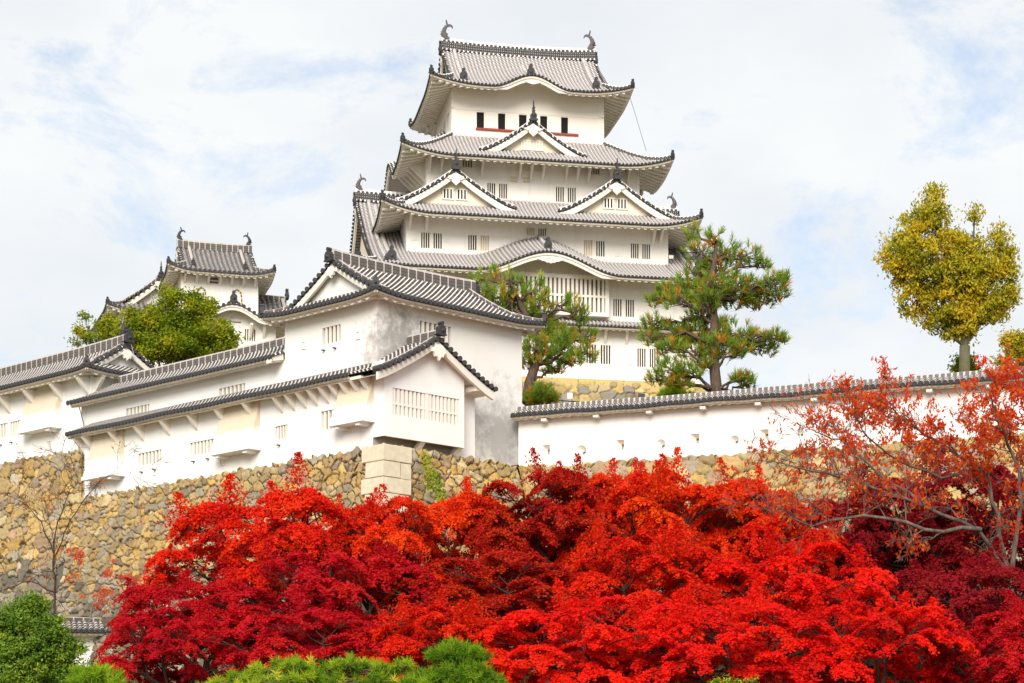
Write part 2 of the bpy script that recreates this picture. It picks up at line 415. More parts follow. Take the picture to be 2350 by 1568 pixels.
def soffit(mb, S, A0, A1, hip0, hip1, o, zf, zi, th=.26, raf=.55, rw=.16, rh=.16, rnd=False, fas=None, trim=.02):
    """white underside between eave and wall, the fascia board and the rafters"""
    n = max(4, int((A1 - A0) / .45))
    def dm(a): return max(.0, min(o, (a - A0) if hip0 else o, (A1 - a) if hip1 else o))
    aa = [A0 + (A1 - A0) * i / n for i in range(n + 1)]
    def zz(a, d, e=0.):
        f = d / o; return (zf(a, 0) - th) * (1 - f) + zi(a) * f - e
    for i in range(n):
        a, b = aa[i], aa[i + 1]; vs = []
        for (q, d) in ((a, .0), (b, .0), (b, dm(b)), (a, dm(a))):
            p = S(q, d + trim); vs.append((p[0], p[1], zz(q, d)))
        mb.add(vs, [(0, 1, 2, 3)])
        f0 = fas(a) if fas else 0; f1 = fas(b) if fas else 0
        vs = []
        for q, f_ in ((a, f0), (b, f1)):
            for (d, z) in ((.05, -.07), (.05, -th * .55 - f_ * .6), (.13, -th * .55 - f_ * .6), (.13, -th - .02 - f_), (.3, -th - .02 - f_)):
                p = S(q, d); vs.append((p[0], p[1], zf(q, 0) + z))
        mb.add(vs, [(k, k + 1, k + 6, k + 5) for k in range(4)])
    m_ = max(2, int(round((A1 - A0) / raf)))
    for i in range(m_):
        a = A0 + (A1 - A0) * (i + .5) / m_; d1 = dm(a)
        if d1 < .5 or (fas and fas(a) > .06): continue
        pr = [(-.5, 0), (-.36, -.75), (0, -1), (.36, -.75), (.5, 0)] if rnd else [(-.5, 0), (-.5, -1), (.5, -1), (.5, 0)]
        t = np.array(S(a + .5, 0)) - np.array(S(a - .5, 0)); t /= np.linalg.norm(t); vs = []
        for d in (.14, d1 * .98):
            p = S(a, d + trim)
            for x, z in pr: vs.append((p[0] + t[0] * x * rw, p[1] + t[1] * x * rw, zz(a, d) + .01 + z * rh))
        k = len(pr)
        mb.add(vs, [(j, j + 1, k + j + 1, k + j) for j in range(k - 1)] + [tuple(range(k))], sm=False)

def lift_fn(Lf, Rr): return lambda c: Lf * max(0., 1 - c / Rr) ** 2

def hip_roof(root, F, a0, a1, b0, b1, ze, H, D, c=.25, Lf=.5, Rr=4.5, sp=.36, r=.1, o=2.0, mt='tile_keep', rm='ridge_keep', raf=.64,
             bump={}, fade={}, rnd=False, irimoya=None, cut=None, sides='flrk', rise=.25, orn=True, th=.28, hipw=.3, hiph=.3, kara=True, hipgap=.0):
    """hipped skirt roof (or hip-and-gable if irimoya) whose eaves run round the rectangle a0..a1, b0..b1.
    D: depth of the skirt; o: overhang beyond the wall below.  irimoya: dict(Dg, H, vo) with ridge along 'a' or 'b'."""
    A = (a1 - a0) / 2; B = (b1 - b0) / 2; am = (a0 + a1) / 2; bm = (b0 + b1) / 2
    maps = {'f': (lambda s, d: F.P(am + s, b0 + d, 0), A), 'k': (lambda s, d: F.P(am - s, b1 - d, 0), A),
            'l': (lambda s, d: F.P(a0 + d, bm - s, 0), B), 'r': (lambda s, d: F.P(a1 - d, bm + s, 0), B)}
    lf = lift_fn(Lf, Rr); g = slope(c)
    ax = irimoya['axis'] if irimoya else None
    longs = ('f', 'k') if ax == 'a' else ('l', 'r') if ax == 'b' else ()
    mb = MB(); sm_ = MB(); zfs = {}
    half = (B if ax == 'a' else A) if irimoya else D
    Dt = half if irimoya else D
    for sd in 'flrk':
        S, hl = maps[sd]; bp = bump.get(sd); fd = fade.get(sd, 0)
        def zf(s, d, hl=hl, bp=bp, fd=fd):
            z = ze + H * g(d / Dt) + lf(hl - abs(s)) * max(0, 1 - d / min(D, Dt)) ** 2
            if bp: z += bp(s) * (max(0, 1 - d / fd) ** 1.3 if fd else 1)
            return z
        zfs[sd] = zf
        if sd not in sides: continue
        if irimoya and sd in longs:
            Dg, vo = irimoya['Dg'], irimoya['vo']; vx = hl - Dg + vo
            def dmax(s, hl=hl, vx=vx, sd=sd):
                if abs(s) <= vx + 1e-6:
                    if cut and sd in cut and abs(s) < cut[sd][0]: return cut[sd][1]
                    return Dt
                return max(0, hl - abs(s))
        else:
            lim = irimoya['Dg'] if irimoya else D
            def dmax(s, hl=hl, lim=lim): return max(0., min(lim, hl - abs(s)))
        tile_side(mb, S, -hl, hl, dmax, zf, sp, r, 10 if irimoya and sd in longs else 7)
        zi = lambda s, bp=bp: ze + rise - th + (bp(s) if bp else 0)
        fas = (lambda s, bp=bp: .32 * min(1, bp(s) / .35)) if (bp and kara) else None
        soffit(sm_, S, -hl, hl, True, True, o, zf, zi, th, raf, rnd=rnd, rh=.2 if rnd else .2, rw=.36 if rnd else .3, fas=fas)
    rf = mb.build('roof', M[mt], root)
    sm_.build('eave', M['trim'], root, rf)
    # hip ridges
    lim = irimoya['Dg'] if irimoya else D
    corners = [(a0, b0, 1, 1), (a1, b0, -1, 1), (a0, b1, 1, -1), (a1, b1, -1, -1)]
    for (ca, cb, sa, sb) in corners:
        pts = []
        for k in range(9):
            d = .12 + hipgap + (lim - .12 - hipgap) * k / 8
            zz = ze + H * g(d / Dt) + lf(d) * max(0, 1 - d / min(D, Dt)) ** 2
            pts.append(F.P(ca + sa * d, cb + sb * d, zz + .04))
        m2 = MB(); ridge(m2, pts, hipw, hiph); hr = m2.build('hip_ridge', M[rm], root, rf)
        if orn:
            dv = pts[1] - pts[0]; dv[2] = 0; dv /= np.linalg.norm(dv); sd_ = np.array((-dv[1], dv[0], 0))
            ornament(root, rf, OGRE, pts[0] - dv * .05 + np.array((0, 0, -.02)), sd_, dv, .62 if rm != 'ridge_old' else .5, .2)
    return rf, zfs, maps

def gable_profile(hw, h, c=.28, flare=.0):
    g = slope(c)
    return lambda x: h * g(max(0., 1 - abs(x) / hw)) + flare * max(0, abs(x) / hw - .8) ** 2 * 25

def verge(root, rf, Pf, prof, hw, out, gm, rm, sp=.33, r=.12, bw=.45, bth=.18, orn=SPIRE, os=1.0, peg=GEGYO, ps=1.1, inset=.12, capw=.32, caph=.3, ridge_in=.35, toe=.0, ptop=None, trim='trim'):
    """edge of a gable: end discs, barge boards, descending ridges, pendant, apex ornament.
    Pf(x, dep, z): x across the gable, dep from the verge plane inward. out: unit vector pointing out."""
    out = np.array(out, float); n = 18
    xs = [-hw + 2 * hw * i / n for i in range(n + 1)]
    e = Pf(1, 0, 0) - Pf(0, 0, 0); e /= np.linalg.norm(e)
    dm = MB(); m_ = max(6, int(2 * hw / sp))
    for i in range(m_ + 1):
        x = -hw + 2 * hw * i / m_
        c0 = Pf(x, 0, prof(x) + .02) + out * .06
        ring = [c0 + (e * math.cos(q) + np.array((0, 0, 1)) * math.sin(q)) * r for q in [2 * math.pi * k / 9 for k in range(9)]]
        dm.add(ring + [p - out * .4 for p in ring], [tuple(range(9))] + [(k, (k + 1) % 9, 9 + (k + 1) % 9, 9 + k) for k in range(9)], [(.9, 0)] * 18)
    dm.build('verge_tiles', M[gm], root, rf)
    bb = MB()
    for sg in (-1, 1):
        ps_ = [Pf(sg * hw * i / 12, inset, prof(hw * i / 12) - .12) for i in range(13)]
        vs = []
        for i, p in enumerate(ps_):
            w_ = bw * (1 + .25 * i / 12)
            for (dd, dz) in ((0, 0), (0, -w_), (bth, -w_), (bth, 0)):
                q = p - out * dd; q[2] += dz; vs.append(q)
            for (dd, dz) in ((-.05, 0), (-.05, -w_ * .35)):
                q = p - out * dd; q[2] += dz; vs.append(q)
        k = 6; fs = []
        for i in range(12):
            o_ = i * k
            for a, b in ((0, 1), (1, 2), (2, 3), (4, 5)): fs.append((o_ + a, o_ + b, o_ + k + b, o_ + k + a))
            fs.append((o_ + 5, o_ + 1, o_ + k + 1, o_ + k + 5))
        fs.append((12 * k, 12 * k + 1, 12 * k + 2, 12 * k + 3))
        bb.add(vs, fs)
    bb.build('barge_board', M[trim], root, rf)
    for sg in (-1, 1):
        pts = [Pf(sg * (.05 + (hw - .05 - toe) * i / 12), ridge_in, prof(.05 + (hw - .05 - toe) * i / 12) + .1) for i in range(13)]
        m2 = MB(); ridge(m2, pts, capw, caph); m2.build('descending_ridge', M['ridge_desc' if rm == 'ridge_keep' else rm], root, rf)
        if toe > 0: ornament(root, rf, OGRE, pts[-1] + e * sg * .05, out, e * sg, .45, .15)
    if orn is not None: ornament(root, rf, orn, Pf(0, 0, prof(0) + .12) + out * .12, e, out, os, .3)
    if peg is not None:
        zt = prof(0) - .12 - bw * .75 if ptop is None else ptop
        ornament(root, rf, peg, Pf(0, inset, zt) + out * .1, e, out, ps, .14, 'pendant', trim, False)

def dormer(root, F, am, b_front, hw, zb, h, depth, c=.3, win=None, rm='ridge_gable', tm='tile_keep', sp=.36):
    """triangular gable standing on the front slope: ridge runs inward from its face"""
    prof0 = gable_profile(hw, h, c, .12); prof = lambda x: zb + prof0(x)
    Pf = lambda x, d, z: F.P(am + x, b_front + d, z)
    mb = MB()
    for sg in (-1, 1):
        S = lambda s, d, sg=sg: F.P(am + sg * (hw - d), b_front + s, 0)
        tile_side(mb, S, 0.0, depth, lambda a: hw, lambda a, d: prof(hw - d), sp, .1, 9, disc=False)
    rf = mb.build('gable', M[tm], root)
    out = -F.e2 / np.linalg.norm(F.e2); out = np.array((out[0], out[1], 0))
    verge(root, rf, Pf, prof, hw, out, tm, rm, os=.95, bw=.5, ps=.95)
    m2 = MB(); ridge(m2, [Pf(0, .1 + depth * i / 4, prof(0) + .05) for i in range(5)], .35, .4); m2.build('ridge', M[rm], root, rf)
    # recessed face
    m3 = MB(); fc = Face(F, 0, b_front + .75, 'a'); n = 24; hwf = hw * .86
    for i in range(n):
        x0, x1 = -hwf + 2 * hwf * i / n, -hwf + 2 * hwf * (i + 1) / n
        m3.add([fc.P(am + x0, zb - 1.2), fc.P(am + x1, zb - 1.2), fc.P(am + x1, prof(x1) - .1), fc.P(am + x0, prof(x0) - .1)], [(0, 1, 2, 3)])
    m3.build('gable_face', M['gface'], root, rf)
    if win:
        wz, ww, wh, bk = win
        for sg in (-1, 1):
            m4 = MB(); fw = Face(F, 0, b_front + .70, 'a'); u = am + sg * ww * .62
            fbox(m4, fw, u - ww / 2, u + ww / 2, wz, wz + wh, .0, .06, 1)
            k = 3; bw_ = ww / 7
            for j in range(k + 1):
                x = u - ww / 2 + j * (ww - bw_) / k; fbox(m4, fw, x, x + bw_, wz + .005, wz + wh - .005, -.05, -.001)
            fbox(m4, fw, u - ww / 2 - .06, u + ww / 2 + .06, wz + wh + .003, wz + wh + .1, -.06, .06); fbox(m4, fw, u - ww / 2 - .06, u + ww / 2 + .06, wz - .1, wz - .003, -.06, .06)
            m4.build('window', [M['trim'], M[bk]], root, rf)
    return rf

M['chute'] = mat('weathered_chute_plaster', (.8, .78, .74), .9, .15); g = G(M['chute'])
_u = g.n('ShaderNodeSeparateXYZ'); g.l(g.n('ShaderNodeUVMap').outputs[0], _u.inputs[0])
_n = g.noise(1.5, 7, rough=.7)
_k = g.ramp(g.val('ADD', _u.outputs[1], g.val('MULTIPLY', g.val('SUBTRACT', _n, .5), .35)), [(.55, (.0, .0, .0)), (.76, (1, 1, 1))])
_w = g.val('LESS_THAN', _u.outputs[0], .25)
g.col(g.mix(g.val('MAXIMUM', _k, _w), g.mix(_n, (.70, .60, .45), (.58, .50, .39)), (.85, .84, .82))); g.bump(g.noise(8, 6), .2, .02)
def chute(root, fc, u0, u1, z0, z1, out=.75, name='stone_drop_chute'):
    """flared stone-dropping box on a wall"""
    mb = MB(); n = 8; w = .06
    pr = [(z1 - (z1 - z0) * k / n, -out * (.12 + .88 * (k / n) ** 1.25)) for k in range(n + 1)]
    vs = []; 
    for z, d in pr: vs += [fc.P(u0 - w * -d, z, d), fc.P(u1 + w * -d, z, d), fc.P(u0, z, .01), fc.P(u1, z, .01)]
    fs = []
    for k in range(n): a = 4 * k; fs += [(a, a + 1, a + 5, a + 4), (a, a + 4, a + 6, a + 2), (a + 1, a + 3, a + 7, a + 5)]
    fs.append((0, 1, 3, 2)); mb.add(vs, fs, [(.5, k / n) for k in range(n + 1) for _ in range(4)])
    fbox(mb, fc, u0 - .1, u1 + .1, z0 - .22, z0 - .002, -out - .06, .01)
    for u in (u0 + .3, u1 - .5): fbox(mb, fc, u, u + .28, z0 - .38, z0 - .222, -out + .06, .01)
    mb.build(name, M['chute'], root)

def bracket(root, fc, u, zt, out, drop, w=.18):
    mb = MB()
    mb.add([fc.P(u - w / 2, zt, 0), fc.P(u - w / 2, zt, -out), fc.P(u - w / 2, zt - .16, -out), fc.P(u - w / 2, zt - drop, 0),
            fc.P(u + w / 2, zt, 0), fc.P(u + w / 2, zt, -out), fc.P(u + w / 2, zt - .16, -out), fc.P(u + w / 2, zt - drop, 0)],
           [(0, 1, 2, 3), (7, 6, 5, 4), (1, 5, 6, 2), (2, 6, 7, 3), (0, 4, 5, 1)])
    mb.build('eave_bracket', M['trim'], root)
# ------------------------------------------------------------------ main keep
def frame_deg(o, th): 
    t = R(th); return Frame(o, (math.cos(t), math.sin(t)), (-math.sin(t), math.cos(t)))
KF = frame_deg((.65, 200), 10.6)
KZ = 42.35
def cosbump(h, w, s0=0.): return lambda s: h * (.5 + .5 * math.cos(math.pi * min(1, abs(s - s0) / w)))
def box_walls(root, F, a0, a1, b0, b1, z0, z1, holes_f=(), m='plaster', holes_l=(), tops=None):
    mb = MB(); ff = Face(F, 0, b0, 'a')
    facade(mb, ff, a0, a1, z0, z1, holes_f)
    facade(mb, Face(F, a0, 0, 'b'), b0, b1, z0, z1, holes_l)
    mb.add([F.P(a1, b0, z0), F.P(a1, b1, z0), F.P(a1, b1, z1), F.P(a1, b0, z1), F.P(a0, b1, z0), F.P(a0, b1, z1)], [(0, 1, 2, 3), (1, 4, 5, 2)])
    for (h, w, s0) in (tops or ()):
        n = 24; f = cosbump(h, w)
        for i in range(n):
            x0, x1 = s0 - w + 2 * w * i / n, s0 - w + 2 * w * (i + 1) / n
            mb.add([ff.P(x0, z1), ff.P(x1, z1), ff.P(x1, z1 + f(x1 - s0) + .02), ff.P(x0, z1 + f(x0 - s0) + .02)], [(0, 1, 2, 3)])
    return mb.build('wall', M[m], root)

def build_keep():
    F = KF
    k = thing('castle_keep', 'tall white castle keep with five tiers of curved tiled roofs on a yellow stone base', 'castle keep', F.P(0, 0, KZ))
    # (wall half sizes)
    w5, w4, w3, w1 = (7.4, 4.9), (10.2, 7.7), (12.4, 10.0), (14.7, 12.7)
    f5, f4, f3, f1 = [Face(F, 0, -w[1], 'a') for w in (w5, w4, w3, w1)]
    # openings measured on each wall plane
    h5 = [f5.rect(*q) for q in ((1094, 257.5, 1111, 294), (1143, 260.5, 1159.6, 297.5), (1191, 263.5, 1208.7, 300.5), (1239.7, 266.5, 1256, 303.5), (1287.7, 269.5, 1303.7, 306.5))]
    h4 = [f4.rect(*q) for q in ((1118.6, 421, 1163.6, 455), (1276, 430, 1321.5, 464))]
    h4t = [f4.rect(*q) for q in ((1198, 377, 1242, 391), (1062, 368, 1084, 384), (1356, 387, 1376, 400))]
    h4s = [f4.rect(*q) for q in ((1171, 405, 1187, 419), (1200, 406, 1217, 420))]
    h3 = [f3.rect(*q) for q in ((966.7, 534.5, 1014, 570), (1074.7, 540, 1122, 575), (1340, 552, 1387.6, 588), (1448, 559.6, 1492, 594))]
    h3t = [f3.rect(1208.7, 523.6, 1253.7, 541.6)]
    h1 = [f1.rect(*q) for q in ((1407.6, 687, 1455, 727), (1346, 792, 1401, 835), (1463, 801, 1510, 843))]
    h1t = [f1.rect(*q) for q in ((1191, 598, 1210, 611), (1289, 605, 1307, 618))]
    mir = lambda r: (-r[1], -r[0], r[2], r[3])
    h1m = [mir(h1[0]), mir(h1[1]), mir(h1[2])]
    lh = [(u, u + 1.3, 67.9, 69.6) for u in (-3.4, -1.2, 1.0)]
    box_walls(k, F, -w5[0], w5[0], -w5[1], w5[1], 66.0, 71.45, h5, 'trim', lh, [(1.25, 3.8, 0)])
    box_walls(k, F, -w4[0], w4[0], -w4[1], w4[1], 59.0, 63.8, h4 + h4t + h4s)
    box_walls(k, F, -w3[0], w3[0], -w3[1], w3[1], 52.6, 57.65, h3 + h3t)
    box_walls(k, F, -w1[0], w1[0], -w1[1], w1[1], KZ, 52.0, h1 + h1m + h1t, 'plaster', (), [(1.9, 6.7, 0)])
    for r in h5: window(k, f5, r, 0, back='dark', depth=.16)
    for r in lh: window(k, Face(F, -w5[0], 0, 'b'), r, 2, back='dark')
    for r in h4: window(k, f4, r, 3, 2)
    window(k, f4, h4t[0], 3, 2, backs=['cream', 'dark']); window(k, f4, h4t[1], 3, back='shutter'); window(k, f4, h4t[2], 3, back='shutter')
    for r in h4s: window(k, f4, r, 0, back='cream', rail=True, depth=.12)
    for i, r in enumerate(h3): window(k, f3, r, 3, 2, backs=[['dark', 'dark'], ['dark', 'cream'], ['cream', 'dark'], ['dark', 'dark']][i])
    window(k, f3, h3t[0], 3, 2, backs=['cream', 'shutter'])
    for r in h1: window(k, f1, r, 3, 2)
    for r in h1m: window(k, f1, r, 3, 2)
    for r in h1t: window(k, f1, r, 3, back='shutter')
    # top storey: posts, beam lines and the red sill
    mb = MB()
    u0, u1 = h5[0][0] - .1, f5.at(1327, 305)[0]; zt = h5[0][3]
    for (a, b, z0, z1) in ((-7.4, 7.4, zt + .12, zt + .3), (-7.4, -6.9, 66.5, 71.4), (6.9, 7.4, 66.5, 71.4)): fbox(mb, f5, a, b, z0, z1, -.035, .01)
    for i, r in enumerate(h5):
        fbox(mb, f5, r[1] + .06, r[1] + 1.25, r[2] + .05, r[3], -.03, .01)
    for u in (-5.0, -3.0, -1.0, 1.0, 3.0, 5.0): fbox(mb, f5, u - .16, u + .16, zt + .303, 71.4, -.03, .01)
    mb.build('wall_timbering', M['trim'], k)
    mb = MB(); fbox(mb, f5, u0, u1, h5[0][2] - .2, h5[0][2] - .03, -.16, .01); mb.build('window_sill', M['red'], k)
    # roofs
    ch5 = dict(axis='a', Dg=2.45, vo=.4)
    r5, z5, m5 = hip_roof(k, F, -9.75, 9.75, -7.3, 7.3, 70.9, 5.75, 2.45, .34, .8, 5.0, o=2.35, bump={'f': cosbump(1.25, 3.8)}, fade={'f': 5.2}, irimoya=ch5, rise=.85)
    r4, z4, m4 = hip_roof(k, F, -12.85, 12.85, -10.35, 10.35, 63.15, 3.65, 5.45, .22, .95, 5.0, o=2.65, rise=.93, bump={'l': cosbump(2.0, 4.0), 'r': cosbump(2.0, 4.0)})
    r3, z3, m3 = hip_roof(k, F, -15.0, 15.0, -12.6, 12.6, 57.0, 3.0, 4.8, .22, 1.05, 5.0, o=2.6, rise=.93)
    r2, z2, m2 = hip_roof(k, F, -17.5, 17.5, -15.5, 15.5, 51.3, 10.2, 1.85, .37, .5, 5.0, o=2.8, bump={'f': cosbump(1.9, 6.7)},
                          irimoya=dict(axis='a', Dg=1.85, vo=.4), cut={'f': (12.38, 5.5), 'k': (12.38, 5.5)}, rise=1.0)
    # shallow lower skirt
    mb = MB(); sm_ = MB(); S = lambda s, d: F.P(s, -13.95 + d, 0); zf = lambda a, d: 47.1 + .8 * d / 1.25 + lift_fn(.2, 3)(15.9 - abs(a))
    tile_side(mb, S, -15.9, 15.9, lambda a: min(1.25, 15.9 - abs(a)), zf, .36, .1, 3)
    soffit(sm_, S, -15.9, 15.9, True, True, 1.25, zf, lambda s: 47.2, .26, .62)
    S2 = lambda s, d: F.P(15.9 - d, s, 0); zf2 = lambda a, d: 47.1 + .8 * d / 1.25 + lift_fn(.2, 3)(13.95 - abs(a))
    tile_side(mb, S2, -13.95, 13.95, lambda a: min(1.2, 13.95 - abs(a)), zf2, .36, .1, 3)
    soffit(sm_, S2, -13.95, 13.95, True, True, 1.2, zf2, lambda s: 47.2, .26, .62)
    r1 = mb.build('roof', M['tile_keep'], k); sm_.build('eave', M['trim'], k, r1)
    # gable ends and main ridges
    for (rf, ze, H, c, hb, Dg, ax_, prf, s_) in ((r5, 70.9, 5.75, .34, 7.3, 2.45, 9.75, 76.65, 1.0), (r2, 51.3, 10.2, .37, 15.5, 1.85, 17.5, 61.5, .85)):
        g = slope(c); hw = hb - Dg * .55
        for sg in (-1, 1):
            Pf = lambda x, d, z, sg=sg: F.P(sg * (ax_ - Dg + .4 - d), -sg * x, z)
            prof = lambda x: ze + H * g(max(0, 1 - abs(x) / hb))
            out = F.e1 * sg; out = np.array((out[0], out[1], 0))
            verge(k, rf, Pf, prof, hw, out, 'tile_keep', 'ridge_keep', orn=None, bw=.5, peg=GEGYO, ps=1.1, inset=.2, ridge_in=1.3, toe=.6)
            m3_ = MB(); n = 24
            for i in range(n):
                x0, x1 = -hw + 2 * hw * i / n, -hw + 2 * hw * (i + 1) / n; zb = ze + H * g(Dg / hb) - .6
                m3_.add([Pf(x0, .9, zb), Pf(x1, .9, zb), Pf(x1, .9, max(zb, prof(x1) - .12)), Pf(x0, .9, max(zb, prof(x0) - .12))], [(0, 1, 2, 3)])
            m3_.build('gable_face', M['gface'], k, rf)
            # rows of tiles turned across the verge
            fish(k, rf, F.P(sg * (ax_ - Dg - .1), 0, prf + 1.05), np.array((*(-F.e1 * sg), 0)), s_)
            ornament(k, rf, OGRE, F.P(sg * (ax_ - Dg + .42), 0, prf - .3), np.array((*F.e2, 0)), out, 1.0, .25)
        mb = MB(); ridge(mb, [F.P(-(ax_ - Dg + .35) + (ax_ - Dg + .35) * 2 * i / 20, 0, prf - .1 + .25 * abs(i / 10 - 1) ** 3) for i in range(21)], .55, 1.05)
        mb.build('ridge', M['ridge_keep'], k, rf)
    # dormer gables
    dormer(k, F, -.2, -8.4, 5.1, 64.2, 3.15, 3.45, win=(64.95, .95, .75, 'cream'))
    dormer(k, F, -7.85, -10.4, 5.6, 58.35, 3.35, 2.65, win=(59.25, 1.05, .85, 'dark'))
    dormer(k, F, 7.35, -10.4, 5.5, 58.35, 3.35, 2.65, win=(59.25, 1.05, .85, 'dark'))
    # carved pendants under the curved gables, and their little ridges
    e3 = np.array((*F.e1, 0)); o3 = np.array((*(-F.e2), 0))
    ornament(k, r5, GEGYO2, F.P(0, -7.3 + .1, 70.9 + 1.25 - .68), e3, o3, .48, .14, 'pendant', 'trim', False)
    ornament(k, r2, GEGYO2, F.P(0, -15.5 + .1, 51.3 + 1.9 - .72), e3, o3, .78, .14, 'pendant', 'trim', False)
    for (rf, zf, b0, d0, d1, s_) in ((r5, z5['f'], -7.3, 1.2, 5.2, 1), (r2, z2['f'], -15.5, 1.3, 5.4, 1)):
        mb = MB(); ridge(mb, [F.P(0, b0 + d0 + (d1 - d0) * i / 6, zf(0, d0 + (d1 - d0) * i / 6) + .05) for i in range(7)], .32, .3); mb.build('short_ridge', M['ridge_desc'], k, rf)
        ornament(k, rf, OGRE, F.P(0, b0 + d0 - .1, zf(0, d0) - .1), e3, o3, .95, .3)
    for sg in (-1, 1):           # end tiles of the descending ridges on the front slopes
        ornament(k, r5, OGRE, F.P(sg * 6.4, -7.3 + 1.4, z5['f'](6.4, 1.4) - .05), e3, o3, .95, .3)
        mb = MB(); ridge(mb, [F.P(sg * 6.4, -7.3 + 1.5 + 5.3 * i / 8, z5['f'](6.4, 1.5 + 5.3 * i / 8) + .05) for i in range(9)], .34, .28); mb.build('descending_ridge', M['ridge_desc'], k, r5)
        ornament(k, r2, OGRE, F.P(sg * 14.2, -15.5 + 1.9, z2['f'](14.2, 1.9) - .05), e3, o3, 1.15, .35)
        mb = MB(); ridge(mb, [F.P(sg * 14.2, -15.5 + 2.0 + 12.6 * i / 10, z2['f'](14.2, 2.0 + 12.6 * i / 10) + .05) for i in range(11)], .36, .3); mb.build('descending_ridge', M['ridge_desc'], k, r2)
    # lattice bay under the great curved gable
    fl = Face(F, 0, -w1[1] - .85, 'a'); u0, u1 = f1.at(1133, 680)[0], f1.at(1393, 680)[0]; zb, zt = 48.05, 51.75
    mb = MB(); facade(mb, fl, u0, u1, zb, zt, [(u0 + .45, u1 - .35, zb + .35, zt - .35)], .3)
    for u in (u0, u1): 
        mb.add([fl.P(u, zb), fl.P(u, zt), fl.P(u, zt, .85), fl.P(u, zb, .85)], [(0, 1, 2, 3)])
    mb.add([fl.P(u0, zb), fl.P(u1, zb), fl.P(u1, zb, .85), fl.P(u0, zb, .85), fl.P(u0, zt), fl.P(u1, zt), fl.P(u1, zt, .85), fl.P(u0, zt, .85)], [(0, 1, 2, 3), (4, 5, 6, 7)])
    bay = mb.build('lattice_bay', M['trim'], k)
    m4 = MB(); rr = (u0 + .45, u1 - .35, zb + .35, zt - .35)
    m4.add([fl.P(rr[0], rr[2], .29), fl.P(rr[1], rr[2], .29), fl.P(rr[1], rr[3], .29), fl.P(rr[0], rr[3], .29)], [(0, 1, 2, 3)]); m4.build('window', M['shutter'], k, bay)
    m5_ = MB(); nb = 24; st = (rr[1] - rr[0]) / nb
    for i in range(nb): fbox(m5_, fl, rr[0] + st * (i + .22), rr[0] + st * (i + .78), rr[2] + .003, rr[3] - .003, .04, .2)
    fbox(m5_, fl, rr[0], rr[1], rr[2] + 1.35, rr[2] + 1.55, .02, .14)
    m5_.build('window_bars', M['trim'], k, bay)
    # brackets under eaves
    mb = MB()
    for x in (985, 1012, 1105, 1192, 1218, 1245, 1298, 1324, 1350, 1400, 1440): bracket(k, f4, f4.at(x, 395)[0], 63.7, 1.5, 1.6, .2)
    for x in (940, 978, 1515, 1498): bracket(k, f3, f3.at(x, 520)[0], 57.5, 1.5, 1.5, .22)
    for x in (1300, 1350, 1388, 1437, 1560): bracket(k, f1, f1.at(x, 770)[0], 47.25, .9, 1.5, .22)
    lw = Face(F, -w4[0], 0, 'b')
    for b in (-6.4, -5.2, -4, -2.8, -1.6): bracket(k, lw, b, 63.7, 1.9, 2.0, .22)
    mb = MB(); tube(mb, [F.P(9.4, -7.0, 70.9), F.P(10.1, -7.2, 68.5), F.P(10.9, -7.6, 65.5)], .02, 4); mb.build('lightning_cable', M['orn'], k)
    # vents and small shot holes
    mb = MB()
    for f, lst in ((f3, ((950, 548), (1026, 552), (1290, 578), (1417, 585), (1540, 590), (1150, 532), (1168, 533), (1262, 538), (1280, 539))), (f4, ((1195, 466), (1250, 470), (1100, 452))), (f5, ((1066, 290), (1346, 305))), (f1, ((1365, 718), (1500, 728), (1420, 832), (1447, 833)))):
        for x, y in lst:
            mb = MB(); u, z = f.at(x, y); fbox(mb, f, u - .22, u + .22, z - .16, z + .16, -.04, .01); fbox(mb, f, u - .14, u + .14, z - .08, z + .08, -.05, .0); mb.build('shot_hole_shutter', M['trim'], k)
    return k
build_keep()

